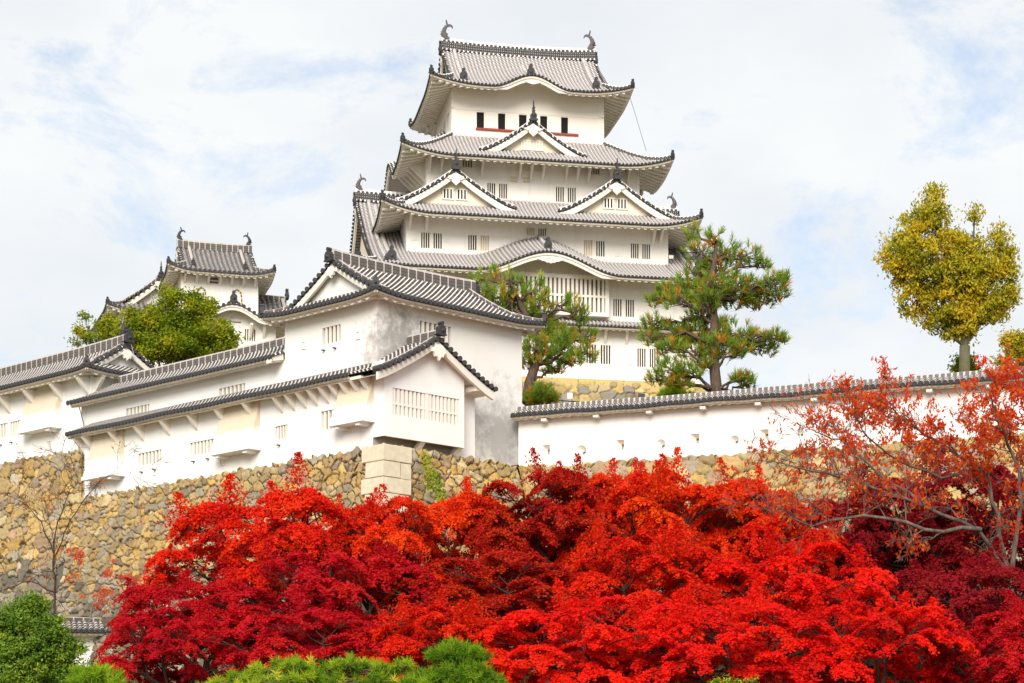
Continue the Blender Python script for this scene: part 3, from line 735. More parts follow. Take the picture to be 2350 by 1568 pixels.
# ------------------------------------------------------------------ small keeps on the left
def build_small_keep():
    F = frame_deg(W(415.7, 700, 205)[:2], 16)
    k = thing('small_keep', 'two-storey small white keep with gold trimmed bell windows behind the green tree', 'small keep', F.P(0, 0, 44))
    f0 = Face(F, 0, 0, 'a'); a1 = f0.at(592.6, 650)[0]; b1 = 8.0
    kat = [f0.rect(529.5, 664, 559, 700), f0.rect(447, 659, 477, 693)]
    vent = f0.rect(481, 637, 501, 651)
    box_walls(k, F, 0, a1, 0, b1, 51.5, 57.1, [(r[0] + .2, r[1] - .2, r[2], r[3] - .35) for r in kat] + [vent])
    window(k, f0, vent, 0, back='shutter', rail=.5, depth=.14)
    for r in kat:
        um = (r[0] + r[1]) / 2; w = (r[1] - r[0]) / 2 - .15; h = r[3] - r[2]
        ol = [(-w * 1.18, 0), (-w * 1.0, h * .3), (-w * .9, h * .6), (-w * .75, h * .82), (-w * .3, h * .95), (0, h), (w * .3, h * .95), (w * .75, h * .82), (w * .9, h * .6), (w, h * .3), (w * 1.18, 0)]
        mb = MB(); inn = [(x * .8, z * .93) for x, z in ol]
        mb.add([f0.P(um + x, r[2] + z, .18) for x, z in [(-w, 0), (w, 0), (w, h), (-w, h)]], [(0, 1, 2, 3)])
        win = mb.build('bell_window', M['plaster'], k)
        mb = MB()
        for i in range(len(ol) - 1):
            q = [ol[i], ol[i + 1], inn[i + 1], inn[i]]
            for j in range(3):
                t0, t1 = j / 3, (j + 1) / 3
                l_ = lambda p, q_, t: (p[0] + (q_[0] - p[0]) * t, p[1] + (q_[1] - p[1]) * t)
                qq = [l_(q[0], q[1], t0), l_(q[0], q[1], t1), l_(q[3], q[2], t1), l_(q[3], q[2], t0)]
                vs = [f0.P(um + x, r[2] + z, -.1) for x, z in qq] + [f0.P(um + x, r[2] + z, .16) for x, z in qq]
                mb.add(vs, [(0, 1, 2, 3), (0, 1, 5, 4), (2, 3, 7, 6)], mi=1 if j == 1 else 0)
        mb.build('window_frame', [M['black'], M['gold']], k, win)
        mb = MB()
        for x in (-.6, -.2, .2, .6): fbox(mb, f0, um + x * w - .11, um + x * w + .11, r[2], r[2] + h * .9, .02, .15)
        mb.build('window_bars', M['plaster'], k, win)
    rf, zf, _ = hip_roof(k, F, -1.5, a1 + 1.5, -1.5, b1 + 1.5, 56.85, 3.7, 1.9, .3, .6, 3, sp=.5, r=.15, o=1.5, mt='tile_old', rm='ridge_old', irimoya=dict(axis='a', Dg=1.9, vo=.35), raf=.6, rise=.5)
    g = slope(.3); hb = b1 / 2 + 1.5; bm = b1 / 2
    for sg in (-1, 1):
        ca = a1 / 2; L_ = a1 / 2 + 1.5 - 1.9 + .35
        Pf = lambda x, d, z, sg=sg: F.P(ca + sg * (L_ - d), bm - sg * x, z)
        prof = lambda x: 56.85 + 3.7 * g(max(0, 1 - abs(x) / hb)); out = np.array((*(F.e1 * sg), 0))
        verge(k, rf, Pf, prof, hb - 1.2, out, 'tile_old', 'ridge_old', orn=None, bw=.4, r=.16, sp=.5, ridge_in=1.2, toe=.8)
        mb = MB(); n = 12; hw = hb - 1.3
        for i in range(n):
            x0, x1 = -hw + 2 * hw * i / n, -hw + 2 * hw * (i + 1) / n; zb = 57.2
            mb.add([Pf(x0, .7, zb), Pf(x1, .7, zb), Pf(x1, .7, max(zb, prof(x1) - .12)), Pf(x0, .7, max(zb, prof(x0) - .12))], [(0, 1, 2, 3)])
        mb.build('gable_face', M['plaster'], k, rf)
        fish(k, rf, F.P(ca + sg * (L_ - .35), bm, 60.5 + .75), np.array((*(-F.e1 * sg), 0)), .72, 'orn')
        o3 = np.array((*(-F.e2), 0)); e3 = np.array((*F.e1, 0))
        ornament(k, rf, OGRE, F.P(ca + sg * (L_ - 1.2), -.1, zf['f'](0, 1.4) - .1), e3, o3, .62, .3)
    mb = MB(); ridge(mb, [F.P(ca + L_ * (i / 6 - 1), bm, 60.5 + .12 * abs(i / 6 - 1) ** 3) for i in range(13)], .5, .75); mb.build('ridge', M['ridge_old'], k, rf)
    mb = MB()
    for i in range(7): bracket(k, f0, .35 + (a1 - .7) * i / 6, 56.75, .9, .9, .22)
    # lower storey with the curved gable
    fl = Face(F, 0, -2.0, 'a'); uc, ur = fl.at(532, 690)[0], fl.at(633, 760)[0]; ul = 2 * uc - ur
    hl = [fl.rect(562, 756, 586, 783), fl.rect(529, 733, 553, 741)]
    box_walls(k, F, ul, ur, -2.0, b1, 44, 51.9, hl, tops=[(1.55, 4.0, uc)])
    window(k, fl, hl[0], 4, back='shutter'); window(k, fl, hl[1], 0, back='shutter', rail=.5)
    rl, zl, _ = hip_roof(k, F, ul - 1.4, ur + 1.4, -3.4, b1 + 1.4, 51.75, 1.25, 3.4, .2, .4, 3, sp=.5, r=.15, o=1.4, mt='tile_old', rm='ridge_old', bump={'f': cosbump(1.55, 4.0)}, fade={'f': 4.2}, raf=.6, rise=.45)
    ornament(k, rl, OGRE, F.P(uc, -3.3, zl['f'](0, 0) + .1), e3, o3, .95, .4)
    mb = MB()
    for x in (575, 605): bracket(k, fl, fl.at(x, 745)[0], 51.6, .9, 1.3, .25)
    # gabled roof running out to the right over the lower storey
    b_, hw_, L0, L1 = 3.2, 3.2, a1 - .2, ur + 1.9; mb = MB(); pr0 = gable_profile(hw_, 2.6, .3, .1); pr = lambda x: 53.1 + pr0(x)
    for sg in (-1, 1): tile_side(mb, lambda s, d, sg=sg: F.P(L0 + s, b_ - sg * (hw_ - d), 0), 0, L1 - L0, lambda a: hw_, lambda a, d: pr(hw_ - d), .5, .15, 7)
    rs_ = mb.build('side_gable', M['tile_old'], k); Ps = lambda x, d, z: F.P(L1 - d, b_ + x, z)
    verge(k, rs_, Ps, pr, hw_, e3, 'tile_old', 'ridge_old', orn=OGRE, os=.9, bw=.4, r=.16, sp=.5, capw=.36, caph=.25)
    mb = MB()
    for i in range(12):
        x0, x1 = -2.8 + 5.6 * i / 12, -2.8 + 5.6 * (i + 1) / 12; mb.add([Ps(x0, .8, 51.5), Ps(x1, .8, 51.5), Ps(x1, .8, pr(x1) - .1), Ps(x0, .8, pr(x0) - .1)], [(0, 1, 2, 3)])
    mb.build('gable_face', M['plaster'], k, rs_)
    mb = MB(); ridge(mb, [F.P(L0 + (L1 - L0) * i / 4, b_, 55.7) for i in range(5)], .42, .4); mb.build('ridge', M['ridge_old'], k, rs_)
    # ------- gabled turret further left
    F = frame_deg(W(274, 700, 209)[:2], 20)
    k = thing('gabled_turret', 'white turret with wide tiled front gable behind the green tree, far left', 'turret', F.P(0, 0, 44))
    f0 = Face(F, 0, 0, 'a'); a1 = 8.6; b1 = 10
    box_walls(k, F, 0, a1, 0, b1, 44, 54.2, ())
    rf, zf, _ = hip_roof(k, F, -1.5, a1 + 1.5, -1.5, b1 + 1.5, 53.95, 4.0, 2.3, .3, .5, 3, sp=.5, r=.15, o=1.5, mt='tile_old', rm='ridge_old', irimoya=dict(axis='b', Dg=2.3, vo=.5), raf=.5, rise=.5)
    hb = a1 / 2 + 1.5; am = a1 / 2
    for sg in (-1, 1):
        L_ = b1 / 2 + 1.5 - 2.3 + .5; bm = b1 / 2
        Pf = lambda x, d, z, sg=sg: F.P(am + x * -sg, bm + sg * (L_ - d), z)
        prof = lambda x: 53.95 + 4.0 * g(max(0, 1 - abs(x) / hb)); out = np.array((*(F.e2 * sg), 0))
        verge(k, rf, Pf, prof, hb - .9, out, 'tile_old', 'ridge_old', orn=SPIRE, os=.8, bw=.5, r=.17, sp=.5, capw=.4, caph=.3)
        mb = MB(); n = 12; hw = hb - 1.0
        for i in range(n):
            x0, x1 = -hw + 2 * hw * i / n, -hw + 2 * hw * (i + 1) / n; zb = 54.3
            mb.add([Pf(x0, .8, zb), Pf(x1, .8, zb), Pf(x1, .8, max(zb, prof(x1) - .12)), Pf(x0, .8, max(zb, prof(x0) - .12))], [(0, 1, 2, 3)])
        mb.build('gable_face', M['plaster'], k, rf)
    mb = MB(); ridge(mb, [F.P(am, bm + L_ * (i / 4 - 1), 57.9) for i in range(9)], .5, .55); mb.build('ridge', M['ridge_old'], k, rf)
    mb = MB(); fw = Face(F, 0, 0, 'b'); fbox(mb, fw, 3, 4.2, 50, 51.8, -.03, .02); mb.build('window', M['dark'], k)
build_small_keep()
# ------------------------------------------------------------------ corner turret and wing
TF = Frame((-7.1, 108), (.766, .643), (-.755, .656))
t3 = np.array((*TF.e1, 0)); o3t = np.array((*(-TF.e2), 0))          # along right face; outward of right face
def Z3(x, y): return (640 + x / 2.703) / 1.0638, (580 + y / 2.703) / 1.0638
def Z5(x, y): return x / 3.136 / 1.0638, (760 + y / 3.136) / 1.0638
def rect_of(fc, z, a, b):
    p = z(*a); q = z(*b); return fc.rect(p[0], p[1], q[0], q[1])
def true_rect(fc, z, tl, bl, tr):          # skewed outline in view: left top, left bottom, right top
    a = fc.at(*z(*tl)); b = fc.at(*z(*bl)); c = fc.at(*z(*tr))
    return min(a[0], c[0]), max(a[0], c[0]), b[1], a[1]
def small_frames(root, fc, pts, s=.16, m='trim'):
    for (u, z) in pts:
        mb = MB(); w, h = s, s * 1.35
        for q in ((u - w, u - w + .05, z - h, z + h), (u + w - .05, u + w, z - h, z + h), (u - w + .05, u + w - .05, z + h - .05, z + h), (u - w + .05, u + w - .05, z - h, z - h + .05)): fbox(mb, fc, *q, -.05, .01)
        mb.build('shot_hole_shutter', M[m], root)
def shot_stubs(root, fc, pts):
    for (u, z) in pts: mb = MB(); fbox(mb, fc, u - .05, u + .05, z - .03, z + .03, -.18, .01); mb.build('drain_stub', M['orn'], root)

def build_turret():
    F = TF
    pA = F.P(1.9, 0, 26.3)
    M['plaster_turret'] = plaster('stained_plaster', (.80, .775, .735), [(F.P(1.6, 0, 26.75), 2.1, (.20, .18, .16), .75, .95), (F.P(8.3, 0, 22.4), 2.5, (.33, .32, .31), .75, .75), (F.P(.2, 0, 25.2), 1.4, (.36, .33, .30), .6, .6)], .04)
    k = thing('corner_turret', 'white corner turret with weathered grey hip-and-gable roof and grey mould stains', 'turret', F.P(0, 0, 20.5))
    fl = Face(F, 0, 0, 'b'); fr = Face(F, 0, 0, 'a'); b1 = 7.15
    hl = [true_rect(fl, Z3, (397, 600), (395, 710), (517, 568))]
    hr = [true_rect(fr, Z3, (1043, 548), (1043, 650), (1248, 590))]
    hr = [(hr[0][0], hr[0][1], 26.0, hr[0][3])]
    mb = MB(); facade(mb, fr, 0, 10, 20.3, 28.72, hr); facade(mb, fl, 0, b1, 20.3, 28.72, hl)
    mb.add([F.P(10, 0, 20.3), F.P(10, b1, 20.3), F.P(10, b1, 28.72), F.P(10, 0, 28.72), F.P(0, b1, 20.3), F.P(0, b1, 28.72)], [(0, 1, 2, 3), (1, 4, 5, 2)])
    mb.build('wall', M['plaster_turret'], k)
    window(k, fl, hl[0], 4, back='shutter'); window(k, fr, hr[0], 6, back='shutter')
    small_frames(k, fl, [fl.at(*Z3(276, 712)), fl.at(*Z3(633, 647))])
    shot_stubs(k, fl, [fl.at(*Z3(412, 746)), fl.at(*Z3(486, 731))])
    rf, zf, _ = hip_roof(k, F, -.9, 10.9, -.9, b1 + .9, 28.7, 2.55, 1.25, .22, .22, 2.5, sp=.31, r=.112, o=.9, mt='tile_old', rm='ridge_old', raf=.55, rnd=True,
                         irimoya=dict(axis='a', Dg=1.25, vo=.3), rise=.28, th=.24, hipw=.32, hiph=.2)
    g = slope(.22); hb = b1 / 2 + .9; bm = b1 / 2; ca = 5
    for sg in (-1, 1):
        L_ = 5.9 - 1.25 + .3
        Pf = lambda x, d, z, sg=sg: F.P(ca + sg * (L_ - d), bm - sg * x, z)
        prof = lambda x: 28.7 + 2.55 * g(max(0, 1 - abs(x) / hb)); out = t3 * sg
        verge(k, rf, Pf, prof, hb - .75, out, 'tile_old', 'ridge_old', orn=None, bw=.28, bth=.14, r=.13, sp=.30, capw=.3, caph=.14, ridge_in=.45, peg=STAR, ps=.62, inset=.12)
        mb = MB(); n = 12; hw = hb - .8
        for i in range(n):
            x0, x1 = -hw + 2 * hw * i / n, -hw + 2 * hw * (i + 1) / n; zb = 28.85
            mb.add([Pf(x0, .5, zb), Pf(x1, .5, zb), Pf(x1, .5, max(zb, prof(x1) - .08)), Pf(x0, .5, max(zb, prof(x0) - .08))], [(0, 1, 2, 3)])
        mb.build('gable_face', M['plaster_turret'], k, rf)
        ornament(k, rf, OGRE, F.P(ca + sg * (L_ + .12), bm, 31.2), np.array((*F.e2, 0)), out, .62, .25)
    mb = MB(); ridge(mb, [F.P(ca + L_ * (i / 8 - 1), bm, 31.2 + .1 * abs(i / 8 - 1) ** 3) for i in range(17)], .42, .6); mb.build('ridge', M['ridge_old'], k, rf)
    # small roofed stub on the far right edge
    mb = MB(); fb = Face(F, 10, 0, 'b')
    mb.hexa([F.P(10, .05, 23.9), F.P(11.3, .05, 23.5), F.P(11.3, .8, 23.5), F.P(10, .8, 23.9)], [F.P(10, .05, 24.5), F.P(11.3, .05, 23.75), F.P(11.3, .8, 23.75), F.P(10, .8, 24.5)])
    st = mb.build('roof_stub', M['trim'], k)
    mb = MB(); tile_side(mb, lambda s, d: F.P(11.4 - d, .4 + s, 0), -.45, .5, lambda a: 1.4, lambda a, d: 23.85 + .56 * d, .3, .09, 3); mb.build('stub_tiles', M['tile_old'], k, st)

def build_wing():
    F = TF
    k = thing('storehouse_wing', 'long white two-storey storehouse stepping down left from the corner turret', 'storehouse', F.P(-1, 12, 20.5))
    fu = Face(F, 0, 0, 'b'); fw = Face(F, -.95, 0, 'b'); BL = 25.3; BL2 = 23.6
    hu = [true_rect(fu, Z5, (965, 748), (965, 862), (1143, 710)), true_rect(fu, Z5, (1677, 593), (1677, 712), (1875, 552))]
    hu = [(r[0], r[1], 25.02, r[3]) for r in hu]
    hw = [true_rect(fw, Z5, (1057, 1092), (1057, 1190), (1235, 1057)), true_rect(fw, Z5, (1455, 1010), (1455, 1113), (1653, 972)), true_rect(fw, Z5, (2106, 884), (2106, 990), (2200, 868)), true_rect(fw, Z3, (388, 1150), (388, 1275), (505, 1112))]
    mb = MB(); facade(mb, fu, 7.155, BL, 23.5, 26.5, hu)
    facade(mb, fw, -.75, BL2, 20.45, 24.35, hw)
    mb.add([F.P(0, BL, 20.3), F.P(5, BL, 20.3), F.P(5, BL, 26.5), F.P(0, BL, 26.5), F.P(-.95, BL2, 20.45), F.P(0, BL2, 20.45), F.P(0, BL2, 24.6), F.P(-.95, BL2, 24.35), F.P(5, 7.2, 20.3), F.P(5, 7.2, 26.5)], [(0, 1, 2, 3), (4, 5, 6, 7), (1, 8, 9, 2)])
    # recessed wall beside and below the bay
    fb = Face(F, 0, -.75, 'a'); facade(mb, fb, -.95, 5.9, 20.4, 24.4)
    mb.add([F.P(5.9, -.75, 20.4), F.P(5.9, 0, 20.4), F.P(5.9, 0, 25), F.P(5.9, -.75, 24.6)], [(0, 1, 2, 3)])
    mb.build('wall', M['plaster_low'], k)
    for r in hu: window(k, fu, r, 6, back='shutter', depth=.2)
    for i, r in enumerate(hw): window(k, fw, r, (6, 7, 4, 4)[i], back='shutter', depth=.25)
    small_frames(k, fu, [fu.at(*Z5(806, 858)), fu.at(*Z5(1400, 740))])
    small_frames(k, fw, [fw.at(*Z5(1185, 1285)), fw.at(*Z5(1705, 1148))], .19)
    shot_stubs(k, fw, [fw.at(*Z5(x, y)) for x, y in ((1090, 1233), (1190, 1215), (1488, 1152), (1598, 1132), (2142, 1027))])
    # chutes
    for (xa, xb, y0, y1, zf_) in ((715, 960, 1090, 1300, Z5), (1695, 2000, 860, 1105, Z5)):
        u0, z0 = fw.at(*zf_(xb, y1 - 40)); u1, _ = fw.at(*zf_(xa, y1)); zb = fw.at(*zf_((xa + xb) / 2, y1 - 22))[1]
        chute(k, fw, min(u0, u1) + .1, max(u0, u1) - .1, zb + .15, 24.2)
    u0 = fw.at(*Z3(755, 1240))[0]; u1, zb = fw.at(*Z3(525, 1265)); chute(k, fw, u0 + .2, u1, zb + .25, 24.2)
    mb = MB()
    for (x, y, z) in [(x, y, Z5) for x, y in ((640, 1060), (705, 1040), (905, 1000), (1100, 965), (1300, 920), (1510, 880), (1720, 840), (1935, 790), (2165, 745))] + [(x, y, Z3) for x, y in ((215, 1120), (290, 1105), (365, 1085), (440, 1070), (510, 1055), (580, 1040), (650, 1020), (715, 1000))]:
        bracket(k, fw, fw.at(*z(x, y))[0], 24.2, .7, .95, .17)
    mb.add([fw.P(-.7, 24.22, -.72), fw.P(23.9, 24.22, -.72), fw.P(23.9, 24.22, -.58), fw.P(-.7, 24.22, -.58), fw.P(-.7, 24.08, -.72), fw.P(23.9, 24.08, -.72), fw.P(23.9, 24.08, -.58), fw.P(-.7, 24.08, -.58)], [(0, 1, 2, 3), (4, 5, 6, 7), (0, 1, 5, 4), (2, 3, 7, 6)])
    mb.build('eave_beam', M['trim'], k)
    # lean-to roof along the whole length
    ee = -1.8; zf = lambda s, d: 24.33 + .46 * d + .02 * math.sin(s * .9); S = lambda s, d: F.P(ee + d, 24.2 - s, 0)
    mb = MB(); tile_side(mb, S, 0, 24.1, lambda a: 1.78, zf, .31, .112, 4, edge=.09)
    rl = mb.build('roof', M['tile_old'], k)
    s2 = MB(); soffit(s2, S, 0, 24.1, False, False, .85, zf, lambda s: 24.33, .22, .55, rnd=True, rh=.12, rw=.3); s2.build('eave', M['trim'], k, rl)
    mb = MB(); band(mb, [F.P(-.05, b, 25.08) for b in (24.1, 20, 14, 7.2, .2)], .22, .0, .14); mb.build('roof_flashing', M['wood'], k, rl)
    # upper roof
    S = lambda s, d: F.P(-.85 + d, 25.5 - s, 0); zf = lambda s, d: 26.52 + 1.55 * slope(.15)(d / 3.2) + .25 * max(0, 1 - s / 3) ** 2 * 0
    mb = MB(); tile_side(mb, S, 0, 25.5 - 7.15, lambda a: 3.2, zf, .31, .112, 6, edge=.09)
    S_ = lambda s, d: F.P(5.55 - d, 7.15 + s, 0); tile_side(mb, S_, 0, 18.3, lambda a: 3.2, zf, .31, .112, 4)
    ru = mb.build('roof', M['tile_old'], k)
    s2 = MB(); soffit(s2, S, 0, 25.5 - 7.15, False, False, .85, zf, lambda s: 26.5, .22, .55, rnd=True, rh=.12, rw=.3)
    for a_ in (25.5, 7.6):
        s2.hexa([F.P(-.85, a_, 26.2), F.P(-.85, a_ - .35, 26.2), F.P(0, a_ - .35, 26.45), F.P(0, a_, 26.45)], [F.P(-.85, a_, 26.48), F.P(-.85, a_ - .35, 26.48), F.P(0, a_ - .35, 26.85), F.P(0, a_, 26.85)])
    s2.build('eave', M['trim'], k, ru)
    mb = MB(); ridge(mb, [F.P(2.35, b, 28.05) for b in np.linspace(7.15, 24.8, 16)], .36, .48); mb.build('ridge', M['ridge_old'], k, ru)
    # gabled bay in front of the turret
    prof0 = gable_profile(3.85, 2.2, .16, .05); zb = 24.27; prof = lambda x: zb + prof0(x); gm_ = 2.05; bf = -2.25
    Pf = lambda x, d, z: F.P(gm_ + x, bf + d, z)
    mb = MB()
    for sg in (-1, 1):
        S = lambda s, d, sg=sg: F.P(gm_ + sg * (3.85 - d), bf + s, 0)
        tile_side(mb, S, 0.0, 2.2 if sg > 0 else 2.35, lambda a: 3.85, lambda a, d: prof(3.85 - d), .31, .112, 10, disc=sg > 0, edge=.09)
    rg = mb.build('gable', M['tile_old'], k)
    verge(k, rg, Pf, prof, 3.85, o3t, 'tile_old', 'ridge_old', orn=OGRE, os=.6, bw=.34, bth=.16, r=.135, sp=.30, capw=.28, caph=.1, ridge_in=.4, peg=STAR, ps=.85, inset=.14)
    mb = MB(); ridge(mb, [Pf(0, d, prof(0) + .02) for d in (.05, .8, 1.5, 2.2)], .34, .42); mb.build('ridge', M['ridge_old'], k, rg)
    s2 = MB()
    for sg in (-1, 1):
        for i in range(8):
            x0, x1 = sg * 3.8 * i / 8, sg * 3.8 * (i + 1) / 8
            s2.add([Pf(x0, .25, prof(x0) - .3), Pf(x1, .25, prof(x1) - .3), Pf(x1, 2.2, prof(x1) - .3), Pf(x0, 2.2, prof(x0) - .3)], [(0, 1, 2, 3)])
    for x in (-2.6, 0, 2.9): s2.hexa([Pf(x - .14, .3, prof(x) - .6), Pf(x + .14, .3, prof(x) - .6), Pf(x + .14, 1.5, prof(x) - .6), Pf(x - .14, 1.5, prof(x) - .6)], [Pf(x - .14, .3, prof(x) - .32), Pf(x + .14, .3, prof(x) - .32), Pf(x + .14, 1.5, prof(x) - .32), Pf(x - .14, 1.5, prof(x) - .32)])
    s2.build('eave', M['trim'], k, rg)
    fx = Face(F, 0, -1.6, 'a'); a0, a1, z0 = -.955, 4.35, 21.05
    hb = true_rect(fx, Z3, (862, 990), (862, 1168), (1300, 1068)); hb = (hb[0], hb[1], hb[2], hb[3])
    mb = MB(); facade(mb, fx, a0, a1, z0, 24.35, [hb], .25)
    n = 16
    for i in range(n):
        x0, x1 = a0 + (a1 - a0) * i / n, a0 + (a1 - a0) * (i + 1) / n
        mb.add([fx.P(x0, 24.35), fx.P(x1, 24.35), fx.P(x1, max(24.36, prof(x1 - gm_) - .28)), fx.P(x0, max(24.36, prof(x0 - gm_) - .28))], [(0, 1, 2, 3)])
    for a in (a0, a1): mb.add([F.P(a, -1.6, z0), F.P(a, -.75, z0), F.P(a, -.75, 25), F.P(a, -1.6, 25)], [(0, 1, 2, 3)])
    mb.add([F.P(a1, -.75, 24.3), F.P(5.9, -.75, 24.3), F.P(5.9, -.75, prof(3.8) - .2), F.P(a1, -.75, prof(a1 - gm_) - .28)], [(0, 1, 2, 3)])
    mb.add([F.P(a0, -1.6, z0), F.P(a1, -1.6, z0), F.P(a1, -1.45, z0), F.P(a0, -1.45, z0)], [(0, 1, 2, 3)])
    bay = mb.build('projecting_bay', M['plaster_low'], k)
    u0, u1, zz0, zz1 = hb; um = u0 + (u1 - u0) * .515; mw = .22
    m4 = MB(); m4.add([fx.P(u0, zz0, .24), fx.P(u1, zz0, .24), fx.P(u1, zz1, .24), fx.P(u0, zz1, .24)], [(0, 1, 2, 3)]); wn = m4.build('window', M['shutter'], k, bay)
    m5 = MB()
    for (p, q) in ((u0, um - mw / 2), (um + mw / 2, u1)):
        for i in range(8):
            st = (q - p) / 8; fbox(m5, fx, p + st * (i + .26), p + st * (i + .80), zz0 + .003, zz1 - .003, .04, .17)
    fbox(m5, fx, um - mw / 2, um + mw / 2, zz0 + .002, zz1 - .002, .02, .2)
    zm = zz0 + (zz1 - zz0) * .42; fbox(m5, fx, u0 + .002, u1 - .002, zm - .055, zm + .055, .03, .12)
    m5.build('window_bars', M['trim'], k, bay)
    m6 = MB()
    for a in (1.55, 4.05):
        m6.add([F.P(a, -1.5, z0), F.P(a + .3, -1.5, z0), F.P(a + .3, -.74, z0 - .8), F.P(a, -.74, z0 - .8), F.P(a, -1.2, z0), F.P(a + .3, -1.2, z0), F.P(a + .3, -.74, z0 - .4), F.P(a, -.74, z0 - .4)], [(0, 1, 2, 3), (4, 5, 6, 7), (0, 3, 7, 4), (1, 2, 6, 5)])
    m6.add([F.P(a0, -.76, 20.45), F.P(a1, -.76, 20.45), F.P(a1, -.76, z0 + .3), F.P(a0, -.76, z0 + .3)], [(0, 1, 2, 3)], mi=1)
    m6.build('bay_bracket', [M['trim'], M['wood']], k, bay)
    mb = MB(); tube(mb, [F.P(-.62, 24.6, 26.2), F.P(-.3, 24.6, 25.2), F.P(-1.0, 23.75, 24.1), F.P(-1.02, 23.75, 20.6)], .03, 5); mb.build('lightning_cable', M['orn'], k)

def build_left_house():
    F = TF
    k = thing('left_storehouse', 'white storehouse with grey tiled hip-and-gable roof cut off by the left photo edge', 'storehouse', F.P(1.5, 27, 23.9))
    fl = Face(F, 1.5, 0, 'b'); fr = Face(F, 0, 26.5, 'a'); B0, B1 = 26.5, 44
    hl = [true_rect(fl, Z5, (-40, 875), (-40, 985), (58, 857)), true_rect(fl, Z5, (78, 850), (78, 965), (160, 833))]
    mb = MB(); facade(mb, fl, B0, B1, 23.9, 28.92, hl); facade(mb, fr, 1.5, 6.3, 23.9, 28.92)
    mb.add([F.P(6.3, B0, 23.9), F.P(6.3, B1, 23.9), F.P(6.3, B1, 28.8), F.P(6.3, B0, 28.8)], [(0, 1, 2, 3)])
    mb.build('wall', M['plaster_low'], k)
    for r in hl: window(k, fl, r, 4, back='shutter')
    shot_stubs(k, fl, [fl.at(*Z5(12, 1026)), fl.at(*Z5(93, 1005))]); small_frames(k, fl, [fl.at(*Z5(140, 1053)), fl.at(*Z5(374, 972))], .17)
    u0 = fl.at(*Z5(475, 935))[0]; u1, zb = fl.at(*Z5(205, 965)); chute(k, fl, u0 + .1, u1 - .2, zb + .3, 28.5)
    mb = MB()
    for x, y in ((75, 680), (270, 640), (475, 590)): bracket(k, fl, fl.at(*Z5(x, y))[0], 28.6, .85, 1.1, .2)
    bracket(k, fl, 26.75, 28.6, .85, 1.1, .2); bracket(k, fr, 1.75, 28.6, .85, 1.1, .2)
    rf, zf, _ = hip_roof(k, F, .4, 7.4, B0 - 1.1, B1 + 1.1, 28.9, 2.05, 1.3, .2, .15, 2, sp=.31, r=.112, o=1.1, mt='tile_old', rm='ridge_old', raf=.55, rnd=True,
                         irimoya=dict(axis='b', Dg=1.3, vo=.35), rise=.28, th=.24, hipw=.3, hiph=.2, sides='flr')
    g = slope(.2); hb = 3.5; am = 3.9; b_ = B0 - 1.1 + 1.3 - .35
    Pf = lambda x, d, z: F.P(am + x, b_ + d, z); prof = lambda x: 28.9 + 2.05 * g(max(0, 1 - abs(x) / hb))
    verge(k, rf, Pf, prof, hb - .8, o3t, 'tile_old', 'ridge_old', orn=OGRE, os=.7, bw=.3, bth=.14, r=.14, sp=.31, capw=.3, caph=.14, ridge_in=.5, peg=STAR, ps=.72, inset=.12)
    mb = MB(); n = 12; hw = hb - .85
    for i in range(n):
        x0, x1 = -hw + 2 * hw * i / n, -hw + 2 * hw * (i + 1) / n; zb = 29.1
        mb.add([Pf(x0, .5, zb), Pf(x1, .5, zb), Pf(x1, .5, max(zb, prof(x1) - .08)), Pf(x0, .5, max(zb, prof(x0) - .08))], [(0, 1, 2, 3)])
    mb.build('gable_face', M['plaster_low'], k, rf)
    mb = MB(); ridge(mb, [F.P(am, b_ + .1 + 18 * i / 12, 30.95 + .12 * max(0, 1 - i / 4) ** 2) for i in range(13)], .42, .55); mb.build('ridge', M['ridge_old'], k, rf)
    fish(k, rf, F.P(am, b_ + .45, 31.6), np.array((*TF.e2, 0)), .55, 'orn')
    mb = MB(); tube(mb, [F.P(am, b_ + .3, 31.4), F.P(am + .15, b_ - .1, 31.2), F.P(am + .3, b_ - .2, 30.4), F.P(am - .1, b_ - .1, 29.9)], .025, 5)
    tube(mb, [F.P(am, b_ + .55, 32.2), F.P(am - .05, b_ + .3, 32.75)], .02, 5); mb.build('lightning_rod', M['metal'], k)
    # horn loudspeaker under the eave
    c = fr.P(2.75, 27.95, -.35); o = o3t * .9 + np.array((0, 0, -.25))
    s = thing('loudspeaker', 'pale horn loudspeaker under the eave corner of the left storehouse', 'loudspeaker', c)
    mb = MB(); tube(mb, [c - o * .05, c + o * .18, c + o * .3, c + o * .34], [.07, .1, .2, .22], 12); mb.build('horn', M['cream'], s)
    mb = MB(); tube(mb, [c - o * .2, c - o * .02], [.1, .1], 10); tube(mb, [c - o * .2, c - o * .45], .03, 5); mb.build('driver', M['metal'], s)

build_turret(); build_wing(); build_left_house()

